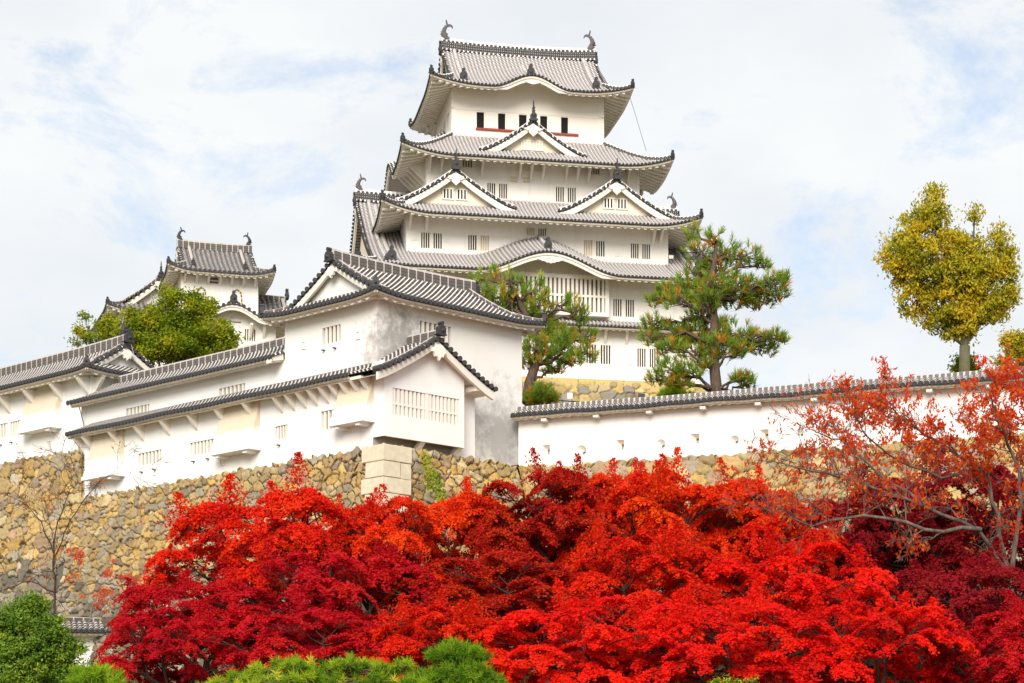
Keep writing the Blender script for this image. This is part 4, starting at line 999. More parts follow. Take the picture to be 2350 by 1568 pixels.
# ------------------------------------------------------------------ plaster walls
WR0 = np.array((.36, 113.5)); er = np.array((.937, -.35)); nr = np.array((-.35, -.937))
RF = Frame(WR0, er, -nr)
def build_right_wall():
    F = RF; k = thing('plaster_wall', 'long white plaster wall with tiled coping and square and round loopholes', 'wall', F.P(12, 0, 20.5))
    L_ = 40.; fc = Face(F, 0, 0, 'a')
    def Zr(x, y): return (1250 + x / 1.88) / 1.0638, (900 + y / 1.88) / 1.0638
    holes = []
    for (x, y, w, h, rd) in ((157, 377, 36, 52, 0), (318, 377, 50, 52, 1), (497, 353, 36, 50, 0), (682, 347, 47, 46, 1), (840, 326, 40, 52, 0), (1020, 328, 45, 42, 1), (1158, 305, 38, 50, 0), (1320, 295, 40, 40, 1), (1480, 285, 38, 48, 0), (1650, 268, 42, 40, 1), (1820, 255, 38, 48, 0)):
        u, z = fc.at(*Zr(x, y)); w_, h_ = w / 1.88 / 1.0638 / 42 / 2, h / 1.88 / 1.0638 / 42 / 2
        holes.append((u - w_, u + w_, z - h_, z + h_) + ((1,) if rd else ()))
    mb = MB(); facade(mb, fc, 0, L_, 20.3, 23.35, [h for h in holes], .32)
    mb.add([F.P(0, .45, 20), F.P(L_, .45, 20), F.P(L_, .45, 23.3), F.P(0, .45, 23.3)], [(0, 1, 2, 3)])
    mb.build('wall', M['plaster_low'], k)
    m2 = MB()
    for h in holes:
        cu, cz = (h[0] + h[1]) / 2, (h[2] + h[3]) / 2
        if len(h) > 4: continue
        w = (h[1] - h[0]) / 2; hh = (h[3] - h[2]) / 2     # splayed cheeks round the slot
        c = [(h[0], h[2]), (h[1], h[2]), (h[1], h[3]), (h[0], h[3])]; i_ = [(cu + .0 * w, cz - .55 * hh), (cu + .75 * w, cz - .55 * hh), (cu + .75 * w, cz + .35 * hh), (cu + .0 * w, cz + .35 * hh)]
        for q in range(4): m2.add([fc.P(*c[q], .02), fc.P(*c[(q + 1) % 4], .02), fc.P(*i_[(q + 1) % 4], .3), fc.P(*i_[q], .3)], [(0, 1, 2, 3)])
    m2.build('loophole_cheek', M['trim'], k)
    S = lambda s, d: F.P(-.25 + s, -.62 + d, 0); zf = lambda s, d: 23.45 + .52 * d + .025 * math.sin(s * .7) + .015 * math.sin(s * 2.3)
    mb = MB(); tile_side(mb, S, 0, L_, lambda a: .85, zf, .31, .105, 3, edge=.1)
    S2 = lambda s, d: F.P(-.25 + s, 1.07 - d, 0); tile_side(mb, S2, 0, L_, lambda a: .85, zf, .31, .105, 3, edge=.1)
    rf = mb.build('coping_tiles', M['tile_wall'], k)
    s2 = MB(); soffit(s2, S, 0, L_, False, False, .62, zf, lambda s: 23.35, .2, .5, rnd=True, rh=.1, rw=.3)
    for i in range(13): fbox(s2, fc, 1.5 + 3 * i, 1.8 + 3 * i, 23.06, 23.2, -.5, 0)
    s2.build('eave', M['trim'], k, rf)
    mb = MB(); ridge(mb, [F.P(-.2 + L_ * i / 20, .225, 23.86 + .02 * math.sin(i)) for i in range(21)], .26, .22); mb.build('ridge', M['ridge_wall'], k, rf)
M['ridge_wall'] = ridge_mat('wall_ridge', (.14, .125, .115), (.72, .68, .63), .31, .34, .9, .7)
build_right_wall()
def build_low_wall():
    F = Frame(W(-40, 1412, 116)[:2], (.95, .31), (-.31, .95))
    k = thing('plaster_wall', 'low white wall with grey tile coping at the foot of the rubble rampart', 'wall', F.P(8, 0, 9))
    fc = Face(F, 0, 0, 'a'); L_ = 34
    mb = MB(); facade(mb, fc, 0, L_, 8.2, 11.9); mb.build('wall', M['plaster_low'], k)
    S = lambda s, d: F.P(s, -.7 + d, 0); zf = lambda s, d: 11.98 + .75 * d + .02 * math.sin(s)
    mb = MB(); tile_side(mb, S, 0, L_, lambda a: .95, zf, .31, .112, 3, edge=.1); tile_side(mb, lambda s, d: F.P(s, 1.2 - d, 0), 0, L_, lambda a: .95, zf, .31, .112, 3)
    rf = mb.build('coping_tiles', M['tile_wall'], k)
    s2 = MB(); soffit(s2, S, 0, L_, False, False, .7, zf, lambda s: 11.9, .2, .5, rnd=True, rh=.1, rw=.3); s2.build('eave', M['trim'], k, rf)
    mb = MB(); ridge(mb, [F.P(L_ * i / 10, .25, 12.66) for i in range(11)], .3, .2); mb.build('ridge', M['ridge_old'], k, rf)
build_low_wall()
# ------------------------------------------------------------------ rubble ramparts
def stone_mat(name, moss=.0):
    m = mat(name, (.3, .25, .15), .92, .15); g = G(m)
    a = g.n('ShaderNodeAttribute', attribute_name='stone'); n = g.noise(5, 8, rough=.7); n2 = g.noise(24, 6)
    c = g.mix(g.ramp(n, [(.3, (0, 0, 0)), (.75, (.55, .55, .55))]), a.outputs['Color'], (.24, .195, .13), 'MIX')
    c = g.mix(g.val('MULTIPLY', n2, .3), c, (.16, .13, .09))
    mo = g.noise(.6, 7, rough=.7)
    c = g.mix(g.val('MULTIPLY', g.ramp(mo, [(.60, (0, 0, 0)), (.72, (1, 1, 1))]), moss), c, (.06, .075, .02))
    w_ = g.noise(.28, 8, rough=.72)
    c = g.mix(g.ramp(w_, [(.48, (0, 0, 0)), (.68, (.6, .6, .6))]), c, (.17, .135, .09))
    g.col(c); g.bump(g.val('ADD', n, g.val('MULTIPLY', n2, .5)), .9, .08); return m
def rubble(name, path, ztop, zbot, batter, res, cell, palette, out_sign=1, relief=.14, seed=1, wmul=1., moss=.0, wob=.12, label=None, gap=.055, sm=.45, lowdark=0.):
    """irregular fitted stones: a displaced sheet along a path of points, leaning back by batter"""
    r = np.random.default_rng(seed)
    P = np.array(path, float); seg = np.linalg.norm(P[1:] - P[:-1], axis=1); cum = np.concatenate([[0], np.cumsum(seg)]); Lt = cum[-1]
    nrm = []
    for i in range(len(P) - 1):
        t = (P[i + 1] - P[i]) / seg[i]; nrm.append(np.array((t[1], -t[0])) * out_sign)
    mit = [nrm[0]]
    for i in range(1, len(P) - 1):
        b = nrm[i - 1] + nrm[i]; b /= np.linalg.norm(b); mit.append(b / max(.4, b @ nrm[i]))
    mit.append(nrm[-1]); mit = np.array(mit)
    H = ztop - zbot; nu = int(Lt / res); nv = int(H / res)
    us = np.linspace(0, Lt, nu + 1); vs = np.linspace(0, H, nv + 1)
    U, V = np.meshgrid(us, vs, indexing='xy')
    U = U.ravel(); V = V.ravel()
    # jittered seeds with their own size, stretch and turn
    gx, gy = int(Lt / cell) + 4, int(H / cell) + 4
    n = gx * gy
    sx = (np.arange(gx)[None, :] + r.uniform(-.1, 1.1, (gy, gx)) - 1.5) * cell; sy = (np.arange(gy)[:, None] + r.uniform(-.1, 1.1, (gy, gx)) - 1.5) * cell
    wgt = r.choice([.0, .45, .9, 1.5, 2.1], (gy, gx), p=[.36, .26, .16, .12, .10]) * cell * wmul
    ang = r.uniform(-.5, .5, (gy, gx)); asp = r.uniform(.65, 1.0, (gy, gx)); pro = r.uniform(-.6, 1.3, (gy, gx)); tx = r.normal(0, .5, (gy, gx)); ty = r.normal(.15, .5, (gy, gx))
    ci = np.floor(U / cell + 1.5).astype(int); cj = np.floor(V / cell + 1.5).astype(int)
    d1 = np.full(U.shape, 9e9); d2 = d1.copy(); best = np.zeros(U.shape, int)
    wu = .05 * cell * np.sin(U * 9.1 + 3 * np.sin(V * 7.7)); wv = .05 * cell * np.sin(V * 11.3 + 2.5 * np.sin(U * 8.1))
    for dj in range(-2, 3):
        for di in range(-2, 3):
            i = np.clip(ci + di, 0, gx - 1); j = np.clip(cj + dj, 0, gy - 1)
            dx = U + wu - sx[j, i]; dy = V + wv - sy[j, i]; c, s_ = np.cos(ang[j, i]), np.sin(ang[j, i])
            a = (dx * c + dy * s_) * asp[j, i]; b = (-dx * s_ + dy * c) / asp[j, i] ** .5
            d = np.hypot(a, b) + .25 * np.maximum(np.abs(a), np.abs(b)) - wgt[j, i] * .55
            idx = j * gx + i; new = d < d1; same = idx == best
            d2 = np.where(new & ~same, d1, np.where((d < d2) & ~same, d, d2)); best = np.where(new, idx, best); d1 = np.where(new, d, d1)
    e = np.clip((d2 - d1) / (gap * 1.5), 0, 1); e = 1 - (1 - e) ** 2
    fl = lambda q: q.ravel()[best]
    lx, ly = (U - fl(sx)) / cell, (V - fl(sy)) / cell
    rough = np.abs(np.sin(U * 7 + 3 * fl(tx) * V + 9 * fl(pro))) * np.abs(np.sin(V * 8 + 9 * fl(asp)))
    disp = (e * (1 + .35 * fl(pro) + .4 * (lx * fl(tx) + ly * fl(ty)) + .22 * rough) - .45) * relief - .0
    disp += wob * (np.sin(U * .35 + seed) * .5 + np.sin(U * .9 + V * .6) * .3) * np.clip(V / 1.5, 0, 1)
    k = np.clip(np.searchsorted(cum, U, side='right') - 1, 0, len(seg) - 1); f = ((U - cum[k]) / seg[k])[:, None]
    base = P[k] * (1 - f) + P[k + 1] * f; mm = mit[k] * (1 - f) + mit[k + 1] * f
    topj = np.clip(1 - V / .5, 0, 1) * (.10 * fl(pro) + .05 * np.sin(U * 9.7)) * (wob > 0)
    xy = base + mm * (batter * V + disp)[:, None]; z = ztop - V + topj
    co = np.column_stack([xy, z])
    pal = np.array(palette); pick = r.choice(len(pal), n, p=np.ones(len(pal)) / len(pal)); cc = pal[pick] * r.uniform(.72, 1.25, (n, 1))
    if lowdark:                # greyer stones lower down
        grey = np.array([(.22, .19, .14), (.38, .32, .23), (.12, .11, .09), (.48, .42, .31), (.42, .31, .17)]); gp = grey[r.integers(0, 5, n)] * r.uniform(.75, 1.2, (n, 1))
        kk = np.clip((sy.ravel() - lowdark) / 2.5 + r.normal(0, .35, n), 0, 1) > .55; cc[kk] = gp[kk]
    col = cc[best]; joint = np.array((.10, .08, .055)); col = joint + (col - joint) * np.clip(e * 1.6, 0, 1)[:, None]
    q = np.arange((nu + 1) * nv).reshape(nv, nu + 1)[:, :-1].ravel()
    faces = np.column_stack([q, q + nu + 1, q + nu + 2, q + 1])
    if out_sign < 0: faces = faces[:, ::-1]
    # ledge behind the top edge
    nb = len(co); back = np.column_stack([P[np.clip(k[:nu + 1], 0, len(seg) - 1)] * (1 - f[:nu + 1]) + P[k[:nu + 1] + 1] * f[:nu + 1] - mm[:nu + 1] * 1.4, np.full(nu + 1, ztop - .02)])
    co = np.vstack([co, back]); col = np.vstack([col, np.tile((.25, .2, .13), (nu + 1, 1))])
    t = np.arange(nu); ledge = np.column_stack([t, t + 1, nb + t + 1, nb + t]); faces = np.vstack([faces, ledge])
    return co, faces, col
def np_mesh(name, co, faces, m, parent=None, org=(0, 0, 0), col=None, attr=None, smooth=False):
    me = bpy.data.meshes.new(name); co = np.asarray(co, float) - np.array(org); k = faces.shape[1]
    me.vertices.add(len(co)); me.vertices.foreach_set('co', co.astype(np.float32).ravel())
    me.loops.add(faces.size); me.loops.foreach_set('vertex_index', faces.astype(np.int32).ravel())
    me.polygons.add(len(faces)); me.polygons.foreach_set('loop_start', np.arange(0, faces.size, k, dtype=np.int32))
    me.update(calc_edges=True)
    if col is not None:
        a = me.color_attributes.new('stone', 'FLOAT_COLOR', 'POINT'); a.data.foreach_set('color', np.column_stack([col, np.ones(len(col))]).astype(np.float32).ravel())
    if attr is not None:
        a = me.attributes.new('rnd', 'FLOAT', 'POINT'); a.data.foreach_set('value', attr.astype(np.float32))
    if smooth: me.polygons.foreach_set('use_smooth', np.ones(len(faces), dtype=bool))
    me.materials.append(m); me.validate(); o = bpy.data.objects.new(name, me); COL.objects.link(o)
    if parent is not None: o.parent = parent
    return o
OCH = [(.68, .44, .14), (.62, .42, .16), (.70, .53, .27), (.54, .37, .16), (.62, .45, .20), (.42, .34, .23), (.68, .41, .10), (.54, .45, .32), (.66, .47, .16), (.46, .30, .17)]
GRY = [(.34, .29, .20), (.26, .23, .18), (.19, .17, .14), (.40, .34, .24), (.30, .24, .14), (.13, .12, .10)]
M['stone'] = stone_mat('rubble_stone', .35); M['stone_keep'] = stone_mat('keep_base_stone', .05)
def tp(a, b): return tuple(TF.P(a, b, 0)[:2])
main_path = [tp(-1.05, 23.75), tp(-1.05, -1.7), tp(8.6, -1.35)]
p_in = RF.P(-.6, -.55, 0)[:2]; main_path += [tuple(p_in + np.array((.25, .1)))]
main_path[-1] = tuple(RF.P(.2, -.5, 0)[:2]); main_path.append(tuple(RF.P(41, -.5, 0)[:2]))
main_path[2] = tp(8.0, -1.5)
r0 = np.array(main_path)
co, fa, cl = rubble('r', main_path[:3], 20.5, 8.8, .27, .048, .48, OCH, 1, .22, 3, .3, lowdark=4.0)
def rampart():
    k = thing('stone_rampart', 'tall ochre and grey rubble rampart under the white storehouse with a pale cut-stone corner', 'stone rampart', (*main_path[1], 8.8))
    np_mesh('rubble_face', co, fa, M['stone'], k, k.location, cl)
    # cut corner stones
    M['quoin'] = mat('pale_cut_stone', (.50, .45, .35), .9, .15); g = G(M['quoin']); n = g.noise(2.2, 8, rough=.7); n2 = g.noise(30, 5)
    c_ = g.mix(g.ramp(n, [(.35, (0, 0, 0)), (.7, (1, 1, 1))]), (.70, .62, .46), (.52, .44, .30)); g.col(g.mix(g.val('MULTIPLY', n2, .45), c_, (.36, .32, .25))); g.bump(n2, .5, .03)
    p = np.array(main_path[1]); d1 = np.array(main_path[0]) - p; d1 /= np.linalg.norm(d1); d2 = np.array(main_path[2]) - p; d2 /= np.linalg.norm(d2)
    n1_ = np.array((-d1[1], d1[0])); n1_ = n1_ if n1_[1] < 0 else -n1_; n2_ = np.array((d2[1], -d2[0])); n2_ = n2_ if n2_[1] < 0 else -n2_
    b = n1_ + n2_; b /= np.linalg.norm(b); mi_ = b / (b @ n1_); z = 20.56; i = 0
    while z > 9.5:
        h = random.uniform(.85, 1.1)
        for kk, (la, lb) in enumerate([((1.6, 1.85), (1.3, 1.1))[i % 2]]):
            def ring(zz, off=.25):
                c = p + mi_ * (.27 * (20.5 - zz) + off)
                return [(*(c), zz), (*(c + d2 * lb), zz), (*(c + d2 * lb + d1 * la), zz), (*(c + d1 * la), zz)]
            bm_ = MB(); g1 = .035
            lo, hi = ring(z - h + .012), ring(z - .012); lo2, hi2 = ring(z - h + .012 + g1, 0.25 + g1), ring(z - .012 - g1, 0.25 + g1)
            bm_.add(lo + lo2 + hi2 + hi, [(0, 1, 5, 4), (4, 5, 9, 8), (8, 9, 13, 12), (1, 2, 6, 5), (5, 6, 10, 9), (9, 10, 14, 13), (3, 0, 4, 7), (7, 4, 8, 11), (11, 8, 12, 15), (12, 13, 14, 15), (0, 3, 2, 1)])
            bm_.build('corner_stone', M['quoin'], k)
            # the shorter neighbour on each side
            for (d, ln, nn) in ((d1, la, n1_), (d2, lb, n2_)):
                l2 = random.uniform(.6, .8) if ln < 1.2 else 0
                if not l2: continue
                c0 = p + mi_ * (.27 * (20.5 - z + h / 2) + .07); s_ = bm_ = MB()
                q0 = lambda zz, t, o=.24: np.array((*(p + mi_ * (.27 * (20.5 - zz) + o) + d * t), zz))
                inn = np.array((*(-nn * .5), 0))
                A = [q0(z - h + .02, ln + .03), q0(z - h + .02, ln + l2), q0(z - .02, ln + l2 - .04), q0(z - .02, ln + .03)]
                s_.add(A + [v + inn for v in A], [(0, 1, 2, 3), (0, 4, 5, 1), (1, 5, 6, 2), (2, 6, 7, 3), (3, 7, 4, 0)]); s_.build('corner_stone', M['quoin'], k)
        z -= h; i += 1
rampart()
co2, fa2, cl2 = rubble('r', [main_path[2], main_path[3], main_path[4]], 20.5, 8.8, .27, .07, .56, OCH, 1, .2, 5, lowdark=3)
k = thing('stone_rampart', 'long rubble rampart beneath the loopholed white wall, mostly hidden by red maples', 'stone rampart', (*main_path[3], 8.8)); np_mesh('rubble_face', co2, fa2, M['stone'], k, k.location, cl2)
lp = [tp(.35, 44), tp(.35, 23.65), tp(6, 23.65)]
co3, fa3, cl3 = rubble('r', lp, 23.95, 8.8, .27, .055, .56, OCH, 1, .22, 9, lowdark=5.4)
k = thing('stone_rampart', 'higher ochre rubble rampart carrying the left storehouse', 'stone rampart', (*lp[1], 8.8)); np_mesh('rubble_face', co3, fa3, M['stone'], k, k.location, cl3)
kp = [tuple(KF.P(a, b, 0)[:2]) for a, b in ((-14.9, 12.9), (-14.9, -12.9), (14.9, -12.9), (14.9, 12.9))]
YEL = [(.68, .49, .17), (.62, .44, .15), (.72, .55, .25), (.60, .46, .22), (.34, .31, .27), (.70, .50, .18), (.64, .50, .26)]
co4, fa4, cl4 = rubble('r', kp, KZ + .02, 32.5, .27, .07, .85, YEL, 1, .16, 21, .45, 0, .0, gap=.16)
k = thing('stone_rampart', 'yellow fitted-stone base under the main keep', 'stone base', (*kp[1], 30.5)); np_mesh('stone_face', co4, fa4, M['stone_keep'], k, k.location, cl4)
fk = Face(KF, 0, -12.95, 'a'); z = KZ + .05; i = 0      # long top course and corner blocks
M['yblock'] = mat('yellow_cut_stone', (.6, .45, .16), .9, .15); g = G(M['yblock']); n = g.noise(1.6, 8, rough=.7); g.col(g.mix(n, (.74, .55, .22), (.50, .35, .13))); g.bump(g.noise(14, 6), .4, .04)
u = -14.9
while u < 14.8:
    w_ = min(random.uniform(1.2, 2.4), 14.95 - u); b_ = MB(); h_ = random.uniform(.45, .75)
    fbox(b_, fk, u + .05, u + w_ - .05, KZ - h_, KZ + .04, -.02 - .27 * h_ * .6, .4); b_.build('top_course_stone', M['yblock'], k); u += w_
z = KZ - .9
while z > 34:
    ln = (2.2, 1.2)[i % 2]; off = .27 * (KZ - z); b_ = MB(); h_ = .95
    cA = lambda zz, t, s: KF.P(14.95 + .27 * (KZ - zz) - t, -12.95 - .27 * (KZ - zz) - .03 + s, zz)
    b_.hexa([cA(z - h_ + .02, ln, 0), cA(z - h_ + .02, 0, 0), cA(z - h_ + .02, 0, 3.4 - ln), cA(z - h_ + .02, ln, 3.4 - ln)], [cA(z - .02, ln, 0), cA(z - .02, 0, 0), cA(z - .02, 0, 3.4 - ln), cA(z - .02, ln, 3.4 - ln)])
    b_.build('corner_stone', M['yblock'], k); z -= h_; i += 1

# ------------------------------------------------------------------ ground
px = np.array([lp[0][0] - 60, lp[0][0], main_path[0][0], *[q[0] for q in main_path[1:]], 200]); py = np.array([lp[0][1] + 50, lp[0][1], main_path[0][1], *[q[1] for q in main_path[1:]], 40])
def wallY(x): return np.interp(x, px, py)
def ground_z(x, y):
    x = np.asarray(x, float); y = np.asarray(y, float); w = wallY(x)
    z = -1.6 + np.clip((y - 48) / 58, 0, 1) * 10.3
    s = np.clip((y - w - .9) / 1.6, 0, 1)
    hi = 19.9 + np.clip((y - w - 8) / 55, 0, 1) * 13 + np.where(x < TF.P(0, 27, 0)[0], np.clip((y - w - 5) / 4, 0, 1) * 2, 0)
    z = z * (1 - s) + hi * s
    far = np.clip((np.hypot(x, y - 190) - 75) / 120, 0, 1); far = far * far * (3 - 2 * far)
    return np.where(y > 130, z * (1 - far) - 1.6 * far, np.where(np.abs(x) > 110, z * (1 - far) - 1.6 * far, z))
gx = np.unique(np.concatenate([np.linspace(-60, 60, 121), np.linspace(-240, 240, 121), np.linspace(-4000, 4000, 81)])); gy = np.unique(np.concatenate([np.linspace(40, 160, 161), np.linspace(-60, 420, 121), np.linspace(-600, 6000, 67)]))
X_, Y_ = np.meshgrid(gx, gy, indexing='xy'); zz = ground_z(X_.ravel(), Y_.ravel()) + .12 * np.sin(X_.ravel() * .7) * np.sin(Y_.ravel() * .6)
q = np.arange(len(gx) * (len(gy) - 1)).reshape(len(gy) - 1, len(gx))[:, :-1].ravel(); fa_ = np.column_stack([q, q + 1, q + len(gx) + 1, q + len(gx)])
M['ground'] = mat('grassy_ground', (.10, .09, .04), .95, .1); g = G(M['ground']); n = g.noise(.5, 8, rough=.7); n2 = g.noise(9, 6)
c_ = g.ramp(n, [(.35, (.07, .085, .025)), (.5, (.14, .12, .05)), (.65, (.22, .17, .10))]); g.col(g.mix(g.val('MULTIPLY', n2, .5), c_, (.05, .045, .02))); g.bump(n2, .5, .08)
gr = np_mesh('ground', np.column_stack([X_.ravel(), Y_.ravel(), zz]), fa_, M['ground'], smooth=True); gr['kind'] = 'structure'
# ------------------------------------------------------------------ foliage
def leaf_mat(name, stops, trans=.35, objcol=False, noise_scale=.35, nmix=.6, second=None, third=None, gloss=.12, rough=.6):
    """leaf colour from a per-leaf random value and large clumps of hue"""
    m = mat(name, (.2, .2, .05), rough, gloss); g = G(m)
    a = g.n('ShaderNodeAttribute', attribute_name='rnd').outputs['Fac']
    n = g.noise(noise_scale, 4, rough=.6)
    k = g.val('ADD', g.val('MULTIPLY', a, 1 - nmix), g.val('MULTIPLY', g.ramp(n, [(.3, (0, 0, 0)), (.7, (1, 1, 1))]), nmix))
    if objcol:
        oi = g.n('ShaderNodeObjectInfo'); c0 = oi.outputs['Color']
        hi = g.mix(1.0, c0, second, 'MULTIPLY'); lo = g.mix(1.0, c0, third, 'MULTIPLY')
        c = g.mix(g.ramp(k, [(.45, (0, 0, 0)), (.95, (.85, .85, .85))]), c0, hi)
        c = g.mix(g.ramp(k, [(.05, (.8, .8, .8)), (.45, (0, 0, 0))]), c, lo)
    else: c = g.ramp(k, stops)
    g.col(c)
    t = g.n('ShaderNodeBsdfTranslucent'); g.l(c, t.inputs[0]); mx = g.n('ShaderNodeMixShader'); mx.inputs[0].default_value = trans
    o = g.t.nodes['Material Output']; g.l(g.b.outputs[0], mx.inputs[1]); g.l(t.outputs[0], mx.inputs[2]); g.l(mx.outputs[0], o.inputs[0])
    return m
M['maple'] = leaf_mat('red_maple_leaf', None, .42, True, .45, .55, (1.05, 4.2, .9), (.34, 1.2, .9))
M['cherry'] = leaf_mat('red_cherry_leaf', [(.0, (.86, .03, .012)), (.5, (.88, .11, .016)), (1, (.90, .30, .04))], .6, nmix=.3)
M['yellowleaf'] = leaf_mat('olive_yellow_leaf', [(.1, (.17, .20, .014)), (.42, (.42, .38, .022)), (.66, (.62, .46, .025)), (.97, (.82, .43, .02))], .35, nmix=.55, noise_scale=.55)
M['greenleaf'] = leaf_mat('green_autumn_leaf', [(.05, (.08, .14, .008)), (.4, (.20, .27, .012)), (.7, (.40, .40, .018)), (1, (.66, .46, .025))], .38, nmix=.6, noise_scale=.5)
M['darkgreen'] = leaf_mat('evergreen_leaf', [(.1, (.07, .14, .018)), (.6, (.16, .27, .025)), (1, (.42, .46, .035))], .25, nmix=.45, noise_scale=1.0)
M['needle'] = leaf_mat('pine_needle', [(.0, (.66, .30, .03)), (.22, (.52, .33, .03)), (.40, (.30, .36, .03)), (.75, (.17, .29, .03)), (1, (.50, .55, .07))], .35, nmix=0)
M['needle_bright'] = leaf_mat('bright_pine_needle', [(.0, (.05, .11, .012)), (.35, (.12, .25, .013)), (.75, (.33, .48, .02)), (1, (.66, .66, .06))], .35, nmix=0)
def bark(name, c1, c2, sc_=3):
    m = mat(name, c1, .95, .1); g = G(m); q = g.n('ShaderNodeMapping'); q.inputs['Scale'].default_value = (sc_, sc_, sc_ * .3); g.l(g.pos(), q.inputs[0]); n = g.noise(2.5, 8, q.outputs[0], .7); g.col(g.mix(g.ramp(n, [(.35, (0, 0, 0)), (.65, (1, 1, 1))]), c1, c2)); g.bump(n, .8, .05); return m
M['bark_dark'] = bark('dark_bark', (.035, .025, .020), (.085, .06, .045)); M['bark_grey'] = bark('grey_mossy_bark', (.16, .13, .09), (.10, .10, .045)); M['bark_pine'] = bark('pine_bark', (.07, .045, .035), (.16, .11, .08)); M['bark_cherry'] = bark('cherry_bark', (.06, .045, .036), (.20, .155, .125), 1.5); M['bark_pale'] = bark('pale_twig_bark', (.20, .15, .12), (.33, .27, .22))

def unit(v): return v / (np.linalg.norm(v, axis=-1, keepdims=True) + 1e-9)
def leaf_quads(c, nrm, size, asp, r, jit=.7, droop=0.):
    n = len(c); nrm = unit(nrm + r.normal(0, jit, (n, 3))); t = unit(np.cross(nrm, r.normal(0, 1, (n, 3)))); 
    if droop: t = unit(t + np.array((0, 0, -droop)))
    b = unit(np.cross(nrm, t)); s = size * r.uniform(.65, 1.3, (n, 1)); fold = nrm * s * .18
    v = np.stack([c - t * s * .5, c + b * s * asp * .5 - fold, c + t * s * .5, c - b * s * asp * .5 - fold], 1).reshape(-1, 3)
    return v, np.arange(4 * n).reshape(n, 4)
def crown_obj(name, parts, m, parent, org=(0, 0, 0)):
    vs, fs, at, o = [], [], [], 0
    for v, f, a in parts: vs.append(v); fs.append(f + o); at.append(np.repeat(a, v.shape[0] // len(a))); o += len(v)
    return np_mesh(name, np.vstack(vs), np.vstack(fs), m, parent, org, None, np.concatenate(at))
def curve_pts(p, q, sag, n, r, wob=.06):
    p, q = np.array(p, float), np.array(q, float); L_ = np.linalg.norm(q - p); out = []
    for i in range(n + 1):
        t = i / n; out.append(p + (q - p) * t + np.array((0, 0, sag * L_ * math.sin(math.pi * t))) + (r.normal(0, wob * L_, 3) * math.sin(math.pi * t) if 0 < i < n else 0))
    return out

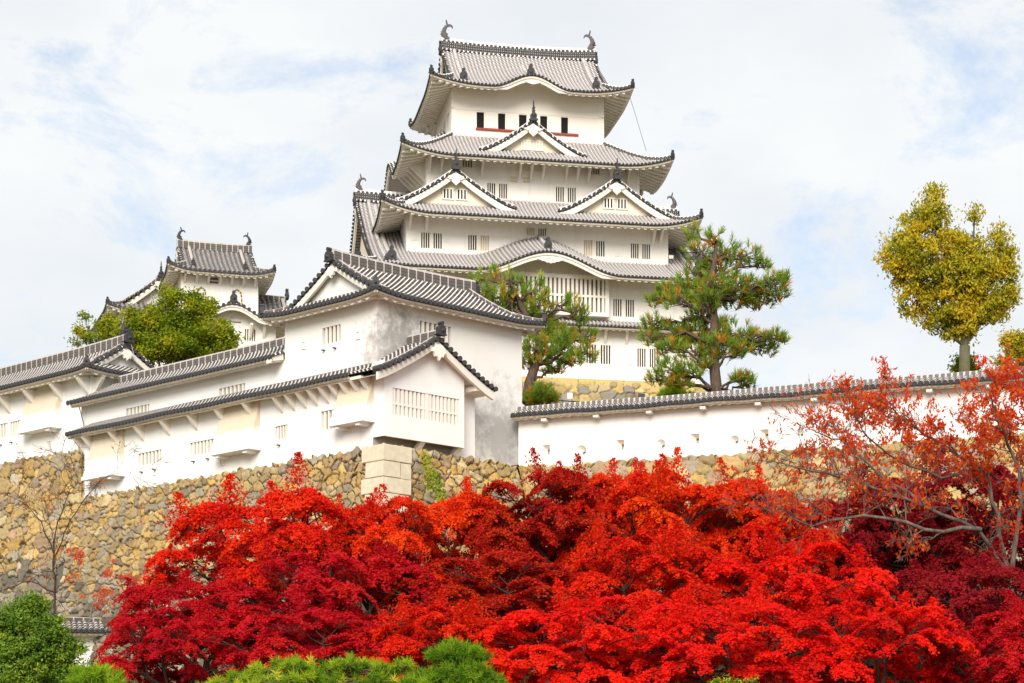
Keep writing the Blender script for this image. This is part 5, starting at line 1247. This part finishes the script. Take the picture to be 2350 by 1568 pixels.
# ---- maples: layered drooping pads of small leaves on a dark forked skeleton
def maple_mesh(seed, Rx=4.6, Hc=5.2, z0=3.0, npads=74, per=1000, size=.12):
    r = np.random.default_rng(seed); pads = []
    for i in range(npads):
        u = r.uniform(-1, 1); ph = r.uniform(0, 2 * math.pi); el_ = math.asin(np.clip(r.uniform(-.35, 1), -1, 1)) 
        rr = r.uniform(.72, 1.0) if i < npads * .72 else r.uniform(.3, .7)
        d = np.array((math.cos(ph) * math.cos(el_), math.sin(ph) * math.cos(el_), math.sin(el_)))
        lump = 1 + .16 * math.sin(3 * ph + seed) + .1 * math.sin(5 * ph + 2 * seed)
        c = d * np.array((Rx * lump, Rx * lump, Hc * .62)) * rr + np.array((0, 0, z0 + Hc * .36))
        pads.append((c, unit(d * .38 + np.array((0, -.12, .9))), r.uniform(.7, 1.5), rr))
    parts = []
    for (c, nm, pr, inner) in pads:
        n = int(per * pr * r.uniform(.7, 1.2)); e1 = unit(np.cross(nm, (.3, .9, .2))); e2 = np.cross(nm, e1)
        nf = r.integers(7, 12); fa = r.uniform(0, 2 * math.pi, nf); fl_ = r.uniform(.55, 1.35, nf) * pr; w = r.integers(0, nf, n); q = r.uniform(0, 1, n) ** .7
        rho = fl_[w] * q; th = fa[w] + r.normal(0, 1, n) * .14 * pr / (rho + .25)
        hz = r.normal(0, .055, n) - .36 * (rho / pr) ** 2 * pr + .10 * np.sin(w * 2.4)
        p = c + e1 * (rho * np.cos(th))[:, None] + e2 * (rho * np.sin(th))[:, None] * .8 + nm * hz[:, None]
        nn = nm + (e1 * np.cos(th)[:, None] + e2 * np.sin(th)[:, None]) * (.5 * rho / pr)[:, None]
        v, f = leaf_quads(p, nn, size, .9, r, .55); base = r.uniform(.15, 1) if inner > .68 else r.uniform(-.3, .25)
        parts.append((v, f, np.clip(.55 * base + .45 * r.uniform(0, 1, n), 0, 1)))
    for i in range(5):           # upright leafy shoots
        ph = r.uniform(0, 6.28); q = r.uniform(.1, .8); top = np.array((math.cos(ph) * Rx * q, math.sin(ph) * Rx * q, z0 + Hc * (.36 + .50 * math.sqrt(1 - q * q))))
        n = int(per * .55); t = r.uniform(0, 1, n) ** 1.3; wd_ = .42 * (1 - t) + .05; ln = r.uniform(.8, 1.9)
        p = top + np.column_stack([r.normal(0, 1, n) * wd_ + t * r.normal(0, .3), r.normal(0, 1, n) * wd_, t * ln - .3]); v, f = leaf_quads(p, np.tile((0, 0, 1.), (n, 1)), size * .9, .9, r, .8); parts.append((v, f, r.uniform(0, 1, n)))
    mb = MB(); fk = np.array((0, 0, z0 * .55)); tube(mb, curve_pts((0, 0, -1.5), fk, 0, 4, r, .03), [.26, .24, .22, .2, .18], 8)
    limbs = []
    for i in range(7):
        ph = 2 * math.pi * i / 7 + r.uniform(-.3, .3); e = np.array((math.cos(ph) * Rx * .42, math.sin(ph) * Rx * .42, z0 + Hc * r.uniform(.2, .55)))
        pts = curve_pts(fk, e, .06, 6, r, .05); tube(mb, pts, np.linspace(.14, .06, 7), 6, caps=False); limbs.append(pts)
    for (c, nm, pr, inner) in pads:
        al = [p for l_ in limbs for p in l_[2:]]; b = min(al, key=lambda p: np.linalg.norm(p - c) + (2 if p[2] > c[2] else 0))
        pts = curve_pts(b, c - nm * .12, .05, 5, r, .06); tube(mb, pts, np.linspace(.045, .014, 6), 4, caps=False)
        for j in range(4):
            th = r.uniform(0, 6.28); e1 = unit(np.cross(nm, (.3, .9, .2))); e2 = np.cross(nm, e1); q = c + (e1 * math.cos(th) + e2 * math.sin(th)) * pr * .8 - nm * .25
            tube(mb, curve_pts(pts[3], q, .03, 3, r, .05), np.linspace(.018, .008, 4), 3, caps=False)
    return parts, mb
VAR = []
for s_ in range(5):
    parts, mb = maple_mesh(11 + s_); VAR.append((parts, mb))
RED = (.78, .018, .006); ORA = (.82, .034, .006); CRI = (.60, .006, .016); MAR = (.36, .008, .020); DRK = (.52, .014, .008); BRT = (.86, .012, .008)
MAP = [  # view x, top y, distance, crown radius, colour, label
 (635, 1092, 97, 5.6, RED, 'large bright red maple with tall leafy shoots, leftmost against the rubble rampart'),
 (1000, 1120, 98, 4.6, ORA, 'orange-red maple below the pale cut-stone corner'),
 (1255, 1062, 97, 4.2, DRK, 'dark red maple with a tall shoot rising to the first loophole'),
 (1530, 1075, 96, 5.2, ORA, 'broad orange-red maple below the round loopholes'),
 (1800, 1165, 95, 4.4, RED, 'red maple under the long limb of the thin cherry tree'),
 (2190, 1030, 94, 5.3, MAR, 'dark maroon maple at right under the cherry branches'),
 (1395, 1070, 99, 3.8, RED, 'red maple tree standing just below the second round loophole of the white wall'),
 (1680, 1085, 98, 4.2, ORA, 'orange-red maple at the left end of the thin cherry branches'),
 (850, 1150, 100, 3.2, RED, 'red maple nearest the left side of the cut-stone corner'),
 (2010, 1105, 97, 3.8, MAR, 'maroon maple under the middle of the cherry tree, touching the rubble wall'),
 (470, 1310, 87, 4.0, CRI, 'crimson maple spreading over the low white wall at left'),
 (780, 1255, 85, 4.6, CRI, 'crimson maple in the middle row, left of centre'),
 (1130, 1250, 84, 4.6, DRK, 'deep red maple in the middle row, at the centre of the photo'),
 (1480, 1220, 84, 4.8, RED, 'full red maple in the middle row, right of centre'),
 (1830, 1250, 83, 4.6, BRT, 'bright scarlet maple in the middle row, below the maroon one'),
 (2230, 1270, 83, 4.2, MAR, 'maroon maple at the right edge, behind the scarlet front row'),
 (395, 1405, 78, 2.9, CRI, 'small crimson maple beside the dark green bush'),
 (700, 1385, 75, 3.6, CRI, 'crimson maple in the front row, above the flat yellow-green pine'),
 (1010, 1385, 74, 3.6, RED, 'red maple in the front row, just above the round-topped pine'),
 (1340, 1370, 73, 3.8, BRT, 'scarlet maple in the front row, right of the round-topped pine'),
 (1680, 1350, 72, 4.0, BRT, 'scarlet maple with wide layered pads, front row right of centre'),
 (2010, 1370, 72, 3.8, BRT, 'scarlet maple in the front row, second from the right edge'),
 (2320, 1385, 71, 3.4, CRI, 'crimson-red maple in the front row at the right edge'),
]
first = {}
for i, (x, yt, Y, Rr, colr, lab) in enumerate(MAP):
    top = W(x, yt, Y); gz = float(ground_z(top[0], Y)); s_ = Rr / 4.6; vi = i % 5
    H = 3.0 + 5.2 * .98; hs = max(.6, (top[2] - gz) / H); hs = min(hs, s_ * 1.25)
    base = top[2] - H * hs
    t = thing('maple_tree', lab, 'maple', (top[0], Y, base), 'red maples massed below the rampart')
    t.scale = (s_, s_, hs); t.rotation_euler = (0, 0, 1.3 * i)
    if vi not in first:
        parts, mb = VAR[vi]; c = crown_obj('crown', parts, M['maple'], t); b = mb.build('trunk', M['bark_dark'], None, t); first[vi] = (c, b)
    else:
        c0, b0 = first[vi]; c = c0.copy(); b = b0.copy()
        for o in (c, b): COL.objects.link(o); o.parent = t
    c.color = (*colr, 1)

# ---- crowns made of leaf clumps
def clump_tree(name, label, cat, base, clumps, m, bk, n, size, asp, r, droop=0., rs=.5, ns=200, r0=.3, group=None, ff=.42, loose=.25):
    """ns small leaf clusters of radius rs spread through the clumps, leaves left between them, limbs to each"""
    t = thing(name, label, cat, base, group); base = np.array(base, float); parts = []; mb = MB(); wt = np.array([q[1][0] * q[1][2] * q[1][1] ** .5 for q in clumps]); wt = wt / wt.sum()
    cen = np.mean([q[0] for q in clumps], axis=0); fork = base + (cen - base) * ff
    fork[:2] = base[:2] * .93 + cen[:2] * .07
    tube(mb, curve_pts(base - np.array((0, 0, 1)), fork, 0, 4, r, .015), np.linspace(r0, r0 * .72, 5), 9)
    for (c, rad), w_ in zip(clumps, wt):
        c = np.array(c, float); rad = np.array(rad, float); k = max(3, int(ns * w_)); d = unit(r.normal(0, 1, (k, 3)) * np.array((1, 1, 1)))
        sc_ = c + d * np.maximum(rad - rs * .6, .1) * (r.uniform(.25, 1.0, (k, 1)) ** .5); hue = r.uniform(0, 1, k)
        for q, h in zip(sc_, hue):
            nn = int(n / ns * r.uniform(.5, 1.5)); R_ = rs * r.uniform(.6, 1.45); ax = unit(r.normal(0, 1, 3) * np.array((1, 1, .5)))
            dd = unit(r.normal(0, 1, (nn, 3))); p = q + dd * (R_ * r.uniform(0, 1, (nn, 1)) ** .55) * np.array((1, 1, .75)) + ax * (r.normal(0, R_ * .45, (nn, 1))) + r.normal(0, loose * rs, (nn, 3))
            v, f = leaf_quads(p, dd * .4 + np.array((0, -.2, .6)), size, asp, r, .7, droop); parts.append((v, f, np.clip(.5 * h + .5 * r.uniform(0, 1, nn), 0, 1)))
        l_ = curve_pts(fork, c, .03, 5, r, .03); lr = r0 * .5 * min(1, rad[0] / (r0 * 5)); tube(mb, l_, np.linspace(lr, lr * .3, 6), 6, caps=False)
        for q in sc_[:22]: tube(mb, curve_pts(l_[3 + (q[2] > c[2])], q, .04, 4, r, .06), np.linspace(r0 * .12, .012, 5), 4, caps=False)
    crown_obj('crown', parts, m, t, t.location); mb.build('trunk', bk, t)
    return t
def V3(x, y, Y, rx, ry, rz=None):
    c = W(x, y, Y); s = Y / 4700; return (c, (rx * s, (rz or rx * .8) * s, ry * s))
def gb(x, Y): p = W(x, 900, Y); return (p[0], Y, float(ground_z(p[0], Y)) - .2)
rr = np.random.default_rng(5)
Yt = 128
clump_tree('autumn_tree', 'tall olive and yellow tree on a thick mossy trunk behind the white wall, right', 'tree', gb(2215, Yt),
    [V3(2130, 570, Yt, 98, 120), V3(2065, 585, Yt, 55, 75), V3(2140, 475, Yt, 45, 45), V3(2143, 430, Yt, 16, 26, 14), V3(2260, 640, Yt, 72, 95), V3(2305, 600, Yt, 38, 70), V3(2238, 500, Yt, 18, 36, 14), V3(2180, 690, Yt, 85, 62), V3(2220, 735, Yt, 70, 40), V3(2135, 745, Yt, 26, 24), V3(2320, 660, Yt, 28, 60), V3(2195, 755, Yt, 62, 30), V3(2100, 690, Yt, 50, 50), V3(2270, 715, Yt, 50, 45), V3(2225, 570, Yt, 55, 60), V3(2205, 640, Yt, 80, 60), V3(2290, 545, Yt, 34, 40)],
    M['yellowleaf'], M['bark_grey'], 36000, .25, .45, rr, .9, .5, 420, .46, ff=.6)
clump_tree('green_tree', 'bushy yellow-green tree standing between the storehouses and the small keep', 'tree', gb(420, 150),
    [V3(420, 715, 150, 90, 55), V3(370, 770, 150, 90, 55), V3(470, 780, 150, 85, 50), V3(420, 800, 150, 110, 45), V3(520, 790, 150, 42, 32), V3(330, 730, 150, 45, 36), V3(445, 695, 150, 26, 24), V3(300, 715, 150, 24, 20), V3(390, 670, 150, 30, 20), V3(280, 757, 150, 40, 26), V3(300, 780, 150, 40, 30), V3(520, 755, 150, 36, 24)],
    M['greenleaf'], M['bark_grey'], 36000, .24, .5, rr, .2, .55, 330, .3)
clump_tree('green_tree', 'loose light green twiggy tree at the left rear, behind the left storehouse roof', 'tree', gb(240, 158),
    [V3(250, 745, 158, 40, 26), V3(225, 775, 158, 45, 20), V3(190, 760, 158, 26, 12), V3(175, 785, 158, 22, 10), V3(195, 725, 158, 16, 10), V3(280, 770, 158, 34, 26)],
    M['greenleaf'], M['bark_grey'], 3600, .24, .45, rr, .2, .45, 75, .2)
clump_tree('shrub', 'small green shrub behind the foot of the olive and yellow tree', 'shrub', gb(2225, 134), [V3(2215, 835, 134, 26, 30), V3(2235, 850, 134, 22, 24), V3(2195, 855, 134, 16, 18)], M['greenleaf'], M['bark_grey'], 1900, .22, .5, rr, 0, .3, 40, .1)
clump_tree('autumn_tree', 'partly seen olive tree at the right edge beyond the white wall', 'tree', gb(2340, 138), [V3(2335, 800, 138, 42, 40), V3(2315, 780, 138, 26, 20), V3(2365, 820, 138, 40, 45), V3(2300, 830, 138, 24, 14)], M['yellowleaf'], M['bark_grey'], 4500, .24, .5, rr, .2, .5, 70, .18)
clump_tree('evergreen_bush', 'big dark green bush in the bottom left corner', 'bush', gb(75, 78), [V3(75, 1470, 78, 95, 90), V3(60, 1400, 78, 52, 45), V3(20, 1450, 78, 60, 70), V3(140, 1500, 78, 60, 60), V3(95, 1395, 78, 26, 26), V3(60, 1560, 78, 120, 80), V3(165, 1560, 78, 60, 60)], M['darkgreen'], M['bark_dark'], 42000, .14, .5, rr, .2, .26, 420, .15)
clump_tree('shrub', 'thin yellow-green shrub among the maples at the bottom, right of centre', 'shrub', gb(1680, 66), [V3(1680, 1566, 66, 36, 16), V3(1720, 1562, 66, 22, 14), V3(1640, 1566, 66, 22, 12)], M['needle_bright'], M['bark_dark'], 420, .11, .3, rr, 0, .18, 36, .03)

# ---- pines
def tufts(c, d, ln, r, k=22, w=.016, spread=.9):
    """k flat needles fanning out of each point c along d"""
    n = len(c); cc = np.repeat(c, k, 0); dd = unit(np.repeat(d, k, 0) + r.normal(0, spread * .5, (n * k, 3))); L_ = ln * r.uniform(.7, 1.15, (n * k, 1)); s = unit(np.cross(dd, r.normal(0, 1, (n * k, 3)))) * w
    st = cc + np.repeat(d, k, 0) * r.uniform(-.35, .35, (n * k, 1)) * ln
    v = np.stack([st - s, st + s, st + dd * L_ + s * .35, st + dd * L_ - s * .35], 1).reshape(-1, 3)
    return v, np.arange(4 * n * k).reshape(-1, 4)
def pine(label, base, trunk, limbs, m, r, ln=.34, per=46, k=22, w=.017, r0=.36, old=.3, group='pines', name='pine_tree', up=.75, spread=.9, hue=(.4, 1.0)):
    """trunk: list of points, limbs: list of (start, end, pad radii)"""
    t = thing(name, label, 'pine', base, group); mb = MB(); tube(mb, trunk, np.linspace(r0, r0 * .3, len(trunk)), 10); parts = []
    for (a, c, rad) in limbs:
        a, c = np.array(a, float), np.array(c, float); rad = np.array(rad, float); pts = curve_pts(a, c, .05, 7, r, .05); tube(mb, pts, np.linspace(max(.04, r0 * .3), .03, 8), 6, caps=False)
        n = int(per * rad[0] * rad[1] * 2 + per * .35); dd = unit(r.normal(0, 1, (n, 3))); q = r.uniform(.25, 1, (n, 1)) ** .5; p = c + dd * rad * q * np.array((1, 1, 1.35))
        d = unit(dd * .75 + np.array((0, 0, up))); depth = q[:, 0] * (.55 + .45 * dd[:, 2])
        nk = 14
        for j in r.choice(n, min(n, 26), replace=False): tube(mb, curve_pts(pts[r.integers(4, 8)], p[j], .02, 3, r, .05), np.linspace(.028, .012, 4), 4, caps=False)
        v, f = tufts(p, d, ln, r, k, w, spread); a_ = hue[0] + (hue[1] - hue[0]) * np.clip(.55 * r.uniform(0, 1, n) + .45 * depth, 0, 1)  # low inner tufts coloured darker: shade inside the garden pine crowns painted in
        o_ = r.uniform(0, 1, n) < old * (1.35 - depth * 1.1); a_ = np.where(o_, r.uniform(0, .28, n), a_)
        parts.append((v, f, np.repeat(a_, k)))
    crown_obj('crown', parts, m, t, t.location); mb.build('trunk', M['bark_pine'], t); return t
rp = np.random.default_rng(9)
def pads(Y, tr, lst):
    """lst of (x, y, rx, ry, depth offset); limbs leave the trunk at the nearest lower point"""
    out = []
    for (x, y, rx, ry, *dz) in lst:
        d = dz[0] if dz else rp.uniform(-1.2, 1.2); c = W(x, y, Y + d); s = Y / 4700
        a = min(tr, key=lambda p: abs(p[2] - (c[2] - .6)) + .0); out.append((a, c, (rx * s, max(rx * .8 * s, .4), ry * s)))
    return out
Yp = 128
tr = [W(x, y, Yp) for x, y in ((1648, 1010), (1645, 900), (1640, 850), (1637, 790), (1640, 740), (1634, 690), (1632, 640), (1640, 600), (1643, 560))]
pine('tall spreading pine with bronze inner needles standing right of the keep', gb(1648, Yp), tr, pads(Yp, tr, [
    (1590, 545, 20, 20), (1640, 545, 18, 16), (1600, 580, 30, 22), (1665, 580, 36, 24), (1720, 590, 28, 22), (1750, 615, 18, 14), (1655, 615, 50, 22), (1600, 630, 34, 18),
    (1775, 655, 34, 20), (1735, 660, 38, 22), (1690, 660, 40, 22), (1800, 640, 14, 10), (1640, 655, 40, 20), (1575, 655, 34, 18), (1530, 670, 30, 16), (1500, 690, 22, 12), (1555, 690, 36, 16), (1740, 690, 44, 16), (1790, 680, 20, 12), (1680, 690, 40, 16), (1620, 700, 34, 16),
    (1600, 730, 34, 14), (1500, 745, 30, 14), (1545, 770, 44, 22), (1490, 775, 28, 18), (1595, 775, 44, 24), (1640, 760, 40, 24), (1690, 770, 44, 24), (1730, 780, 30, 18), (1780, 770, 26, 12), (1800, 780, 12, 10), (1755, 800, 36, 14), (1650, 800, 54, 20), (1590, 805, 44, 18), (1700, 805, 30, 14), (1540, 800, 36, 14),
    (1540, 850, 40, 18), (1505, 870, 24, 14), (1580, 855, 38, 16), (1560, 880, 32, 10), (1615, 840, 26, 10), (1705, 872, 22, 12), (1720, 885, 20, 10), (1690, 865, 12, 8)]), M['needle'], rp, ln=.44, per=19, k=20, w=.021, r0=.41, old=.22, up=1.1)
tr = [W(x, y, 124) for x, y in ((1208, 1010), (1210, 930), (1215, 880), (1228, 840), (1240, 790), (1215, 740), (1190, 690), (1170, 650))]
pine('leaning pine with upright shoots rising behind the corner turret roof', gb(1208, 124), tr, pads(124, tr, [
    (1095, 640, 14, 24), (1135, 645, 14, 28), (1170, 655, 16, 26), (1205, 650, 14, 28), (1240, 665, 14, 22), (1105, 675, 26, 20), (1150, 690, 38, 22), (1200, 690, 36, 22), (1130, 715, 34, 18), (1185, 720, 42, 20), (1235, 700, 24, 18), (1260, 690, 14, 16), (1240, 725, 34, 16),
    (1310, 700, 16, 22), (1325, 715, 20, 16), (1335, 735, 18, 14), (1255, 760, 44, 20), (1290, 770, 30, 20), (1235, 800, 46, 24), (1280, 810, 44, 24), (1340, 780, 30, 24), (1345, 810, 26, 18), (1220, 830, 30, 18), (1270, 845, 36, 14), (1320, 830, 24, 14), (1300, 780, 30, 18)]), M['needle'], rp, ln=.44, per=20, k=20, w=.021, r0=.4, old=.2, up=1.3)
tr = [W(x, y, 122) for x, y in ((1245, 1000), (1245, 940), (1247, 912))]
pine('small round pine beside the turret, just above the coping of the white wall', gb(1245, 122), tr, pads(122, tr, [(1240, 905, 30, 18, 0), (1265, 915, 18, 12, 0), (1225, 920, 20, 12, 0)]), M['needle'], rp, ln=.34, per=60, r0=.12, old=.2)
tr = [W(x, y, 134) for x, y in ((1550, 1000), (1550, 930), (1548, 895))]
pine('low young pine at the foot of the tall spreading pine', gb(1550, 134), tr, pads(134, tr, [(1545, 905, 30, 8, 0), (1530, 916, 24, 8, 0), (1570, 912, 20, 7, 0), (1548, 890, 18, 8, 0)]), M['needle_bright'], rp, ln=.3, per=60, r0=.1, old=0)
# clipped garden pines along the bottom edge
Yb = 56
tr = [W(x, y, Yb) for x, y in ((1050, 1760), (1048, 1600), (1052, 1540), (1050, 1500))]
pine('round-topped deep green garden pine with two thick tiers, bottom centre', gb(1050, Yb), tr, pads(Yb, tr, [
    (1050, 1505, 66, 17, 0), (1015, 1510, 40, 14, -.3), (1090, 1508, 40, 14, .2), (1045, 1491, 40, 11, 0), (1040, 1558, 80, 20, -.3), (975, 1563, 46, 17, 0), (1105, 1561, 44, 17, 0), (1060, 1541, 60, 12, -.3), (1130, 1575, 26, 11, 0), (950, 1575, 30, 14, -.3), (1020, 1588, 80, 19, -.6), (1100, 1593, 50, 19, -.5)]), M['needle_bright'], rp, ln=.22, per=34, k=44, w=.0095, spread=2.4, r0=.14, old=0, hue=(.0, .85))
tr = [W(x, y, Yb + 2) for x, y in ((760, 1760), (755, 1600), (760, 1560), (770, 1540))]
pine('flat yellow-green garden pine spreading along the bottom, left of the round-topped one', gb(760, Yb + 2), tr, pads(Yb + 2, tr, [
    (690, 1531, 44, 10, 0), (660, 1526, 30, 10, .3), (760, 1538, 50, 11, 0), (800, 1526, 34, 10, 0), (840, 1534, 40, 10, .3), (880, 1541, 36, 11, 0), (925, 1536, 26, 11, 0), (590, 1548, 40, 11, .3), (550, 1561, 34, 11, 0), (510, 1576, 34, 11, 0), (480, 1586, 24, 10, 0), (620, 1571, 50, 15, -.3), (700, 1566, 50, 15, -.3), (790, 1568, 50, 15, -.3), (870, 1571, 40, 15, -.3), (920, 1576, 30, 11, 0), (560, 1591, 50, 15, -.4), (660, 1601, 60, 15, -.5), (760, 1604, 60, 15, -.5), (860, 1601, 60, 15, -.5)]), M['needle_bright'], rp, ln=.22, per=26, k=44, w=.0095, spread=2.4, r0=.13, old=.05, hue=(.1, 1.1))
tr = [W(x, y, 54) for x, y in ((215, 1740), (214, 1600), (215, 1560))]
pine('small dome-shaped bright green pine at the bottom beside the dark bush', gb(215, 54), tr, pads(54, tr, [(215, 1550, 50, 14, 0), (190, 1558, 36, 14, 0), (245, 1560, 34, 14, 0), (215, 1575, 70, 20, -.3)]), M['needle_bright'], rp, ln=.22, per=34, k=44, w=.0095, spread=2.4, r0=.1, old=0, hue=(.1, .95))

# ---- thin trees with bare twigs
def grow(mb, p, d, L_, r_, lev, r, tips, split=3, grav=-.02, spread=.55):
    pts = [np.array(p, float)]; n = 4; d = np.array(d, float)
    for i in range(n): d = unit(d + r.normal(0, .13, 3) + np.array((0, 0, grav))); pts.append(pts[-1] + d * L_ / n)
    tube(mb, pts, np.linspace(r_, r_ * .62, n + 1), 4 if lev < 2 else 5, caps=False)
    if lev <= 1: tips.extend(pts[1:])
    if lev == 0: return
    for i in range(split):
        q = pts[1 + r.integers(1, n)] if i < split - 1 else pts[-1]; grow(mb, q, unit(d + r.normal(0, spread, 3)), L_ * r.uniform(.55, .8), max(.009, r_ * .5), lev - 1, r, tips, split, grav, spread)
def thin_tree(name, label, cat, base, limbs, Y, r, leafm, bk, per, size, asp, lev=3, L0=1.3, r0=.12, keep=1., side=2.0, dens=None):
    t = thing(name, label, cat, base); mb = MB(); tips = []
    for (vp, ra, rb) in limbs:
        pts = [W(x, y, Y + dz) for x, y, dz in vp]; fine = []
        for i in range(len(pts) - 1):
            for k_ in range(3): fine.append(pts[i] + (pts[i + 1] - pts[i]) * k_ / 3 + (r.normal(0, .05, 3) if (i or k_) else 0))
        fine.append(pts[-1]); rd = np.linspace(ra, rb, len(fine)); tube(mb, fine, rd, 7)
        for i in range(2, len(fine)):
            dd = unit(fine[i] - fine[i - 1]); k_ = side * (.3 + .7 * i / len(fine))
            for j in range(int(k_) + (r.uniform() < k_ % 1)): grow(mb, fine[i], unit(dd * .5 + r.normal(0, .7, 3) + np.array((0, 0, .35))), L0 * r.uniform(.6, 1.2), max(.012, rd[i] * .4), lev, r, tips)
        grow(mb, fine[-1], dd, L0, max(.014, rb * .8), lev, r, tips)
    tips = np.array(tips); pr = dens(tips) if dens else np.full(len(tips), keep); tips = tips[r.uniform(0, 1, len(tips)) < pr]
    p = np.repeat(tips, per, 0) + r.normal(0, .09, (len(tips) * per, 3)); v, f = leaf_quads(p, np.tile((.4, -.5, .3), (len(p), 1)), size, asp, r, .7, .9)
    mb.build('trunk', bk, t)
    if len(p): crown_obj('crown', [(v, f, r.uniform(0, 1, len(p)))], leafm, t, t.location)
    return t
rc = np.random.default_rng(31); Yc = 86
def cd(p):        # leaves stay mostly on the outer right and top twigs
    x = 1175 + p[:, 0] / p[:, 1] * 4700; y = 1930 - p[:, 2] / p[:, 1] * 4700
    return np.clip(.09 + .44 * np.clip((x - 1800) / 450, 0, 1) * np.clip((1180 - y) / 220, 0, 1), 0, 1) * (np.sin(p[:, 0] * 1.7) * np.sin(p[:, 2] * 2.1 + p[:, 1]) * .5 + .75)
thin_tree('cherry_tree', 'half-bare cherry tree with sparse orange-red leaves and long pale twigs, right', 'cherry tree', gb(2330, Yc), [
    ([(2335, 1480, 0), (2320, 1330, 0), (2250, 1215, -1), (2120, 1160, -2), (2000, 1118, -2.5), (1900, 1088, -3), (1790, 1062, -3)], .12, .03),
    ([(2320, 1330, 0), (2290, 1180, 1), (2260, 1080, 1), (2180, 1030, 1), (2100, 985, 1), (2050, 940, 1)], .11, .03),
    ([(2320, 1330, 0), (2345, 1150, 0), (2325, 1040, 0), (2290, 970, -1), (2275, 915, -1)], .11, .03),
    ([(2250, 1215, -1), (2120, 1215, -3), (1980, 1180, -3), (1860, 1205, -4), (1760, 1170, -4)], .1, .025),
    ([(2120, 1160, -2), (2010, 1080, -1), (1930, 1010, -1), (1870, 990, -1)], .07, .02),
    ([(2260, 1080, 1), (2160, 1090, 1), (2060, 1060, 1), (1990, 1000, 0), (1960, 950, 0)], .07, .02),
    ([(2345, 1150, 0), (2380, 1020, 0), (2390, 950, 0), (2370, 905, 0)], .12, .03)], Yc, rc, M['cherry'], M['bark_cherry'], 2, .235, .36, 3, .92, dens=cd, side=3.2)
thin_tree('bare_tree', 'almost leafless young tree with thin grey branches in front of the left rampart', 'tree', gb(128, 114), [
    ([(128, 1480, 0), (126, 1400, 0), (124, 1330, 0), (122, 1270, 0), (130, 1200, 0), (160, 1130, 0), (165, 1110, 0)], .075, .015),
    ([(122, 1270, 0), (95, 1200, 0), (60, 1160, 1), (25, 1140, 1)], .04, .014), ([(124, 1300, 0), (150, 1220, 0), (190, 1150, -1), (235, 1100, -1)], .04, .014), ([(126, 1360, 0), (70, 1330, 1), (20, 1350, 1)], .05, .02)],
    114, np.random.default_rng(4), M['cherry'], M['bark_dark'], 1, .16, .5, 3, 1.4, keep=.05, side=1.0)
thin_tree('sapling', 'small orange-leaved sapling at the foot of the left rampart', 'sapling', gb(230, 113), [([(200, 1440, 0), (215, 1380, 0), (240, 1340, 0)], .04, .015), ([(215, 1380, 0), (190, 1330, 0), (180, 1300, 0)], .03, .012), ([(200, 1430, 0), (250, 1390, 0), (290, 1360, 0)], .03, .012)],
    113, np.random.default_rng(6), M['cherry'], M['bark_pale'], 2, .15, .5, 2, .7, keep=.6, side=1.2)

# ---- small fittings at the foot of the keep
def fittings():
    c = W(1308, 915, 176); gz = float(ground_z(c[0], 176))
    t = thing('sign_board', 'small white board on a post before the yellow keep base', 'sign', c); mb = MB(); mb.hexa([c + np.array(q) for q in ((-.22, -.03, 0), (.22, -.03, 0), (.22, .03, 0), (-.22, .03, 0))], [c + np.array(q) for q in ((-.22, -.03, .5), (.22, -.03, .5), (.22, .03, .5), (-.22, .03, .5))]); mb.build('panel', M['plaster'], t)
    mb = MB(); tube(mb, [(c[0], c[1], gz), c], .05, 6); mb.build('post', M['metal'], t)
    c = W(1472, 918, 176)
    t = thing('floodlight', 'dark grey box-shaped floodlight on a post before the keep base', 'floodlight', c); mb = MB(); mb.hexa([c + np.array(q) for q in ((-.3, -.2, 0), (.3, -.2, 0), (.25, .2, .05), (-.25, .2, .05))], [c + np.array(q) for q in ((-.3, -.2, .5), (.3, -.2, .5), (.25, .2, .42), (-.25, .2, .42))]); mb.build('housing', M['orn'], t)
    mb = MB(); tube(mb, [(c[0], c[1], gz), c], .05, 6); mb.build('post', M['metal'], t)
    a, b = W(1262, 918, 174), W(1560, 938, 178)
    t = thing('handrail', 'thin dark metal handrail crossing in front of the keep base', 'handrail', (a + b) / 2); mb = MB(); tube(mb, [a, b], .05, 6); mb.build('rail', M['orn'], t)
    for f in np.linspace(.05, .95, 7):
        p = a + (b - a) * f; mb = MB(); tube(mb, [p, p - np.array((0, 0, p[2] - float(ground_z(p[0], p[1]))))], .035, 5); mb.build('post', M['orn'], t)
    r_ = np.random.default_rng(3)           # plants rooted in the rampart
    for i, (x, y, lab) in enumerate(((975, 1085, 'green and yellow creeper hanging on the rampart right of the cut-stone corner'), (1000, 1130, 'low creeper tuft on the rampart below the projecting bay'))):
        c = W(x, y, 105.2 - .3 * (y - 1060) / 45)
        t = thing('creeper', lab, 'creeper', c); n = 420; q = r_.uniform(0, 1, n); p = c + np.column_stack([r_.normal(0, .16, n) + .35 * q, -.1 - .25 * q + r_.normal(0, .05, n), 1.0 - 2.0 * q + r_.normal(0, .1, n)]); v, f = leaf_quads(p, np.tile((-.2, -1, .3), (n, 1)), .12, .7, r_, .5); crown_obj('leaves', [(v, f, r_.uniform(0, 1, n))], M['greenleaf'], t, t.location)
fittings()
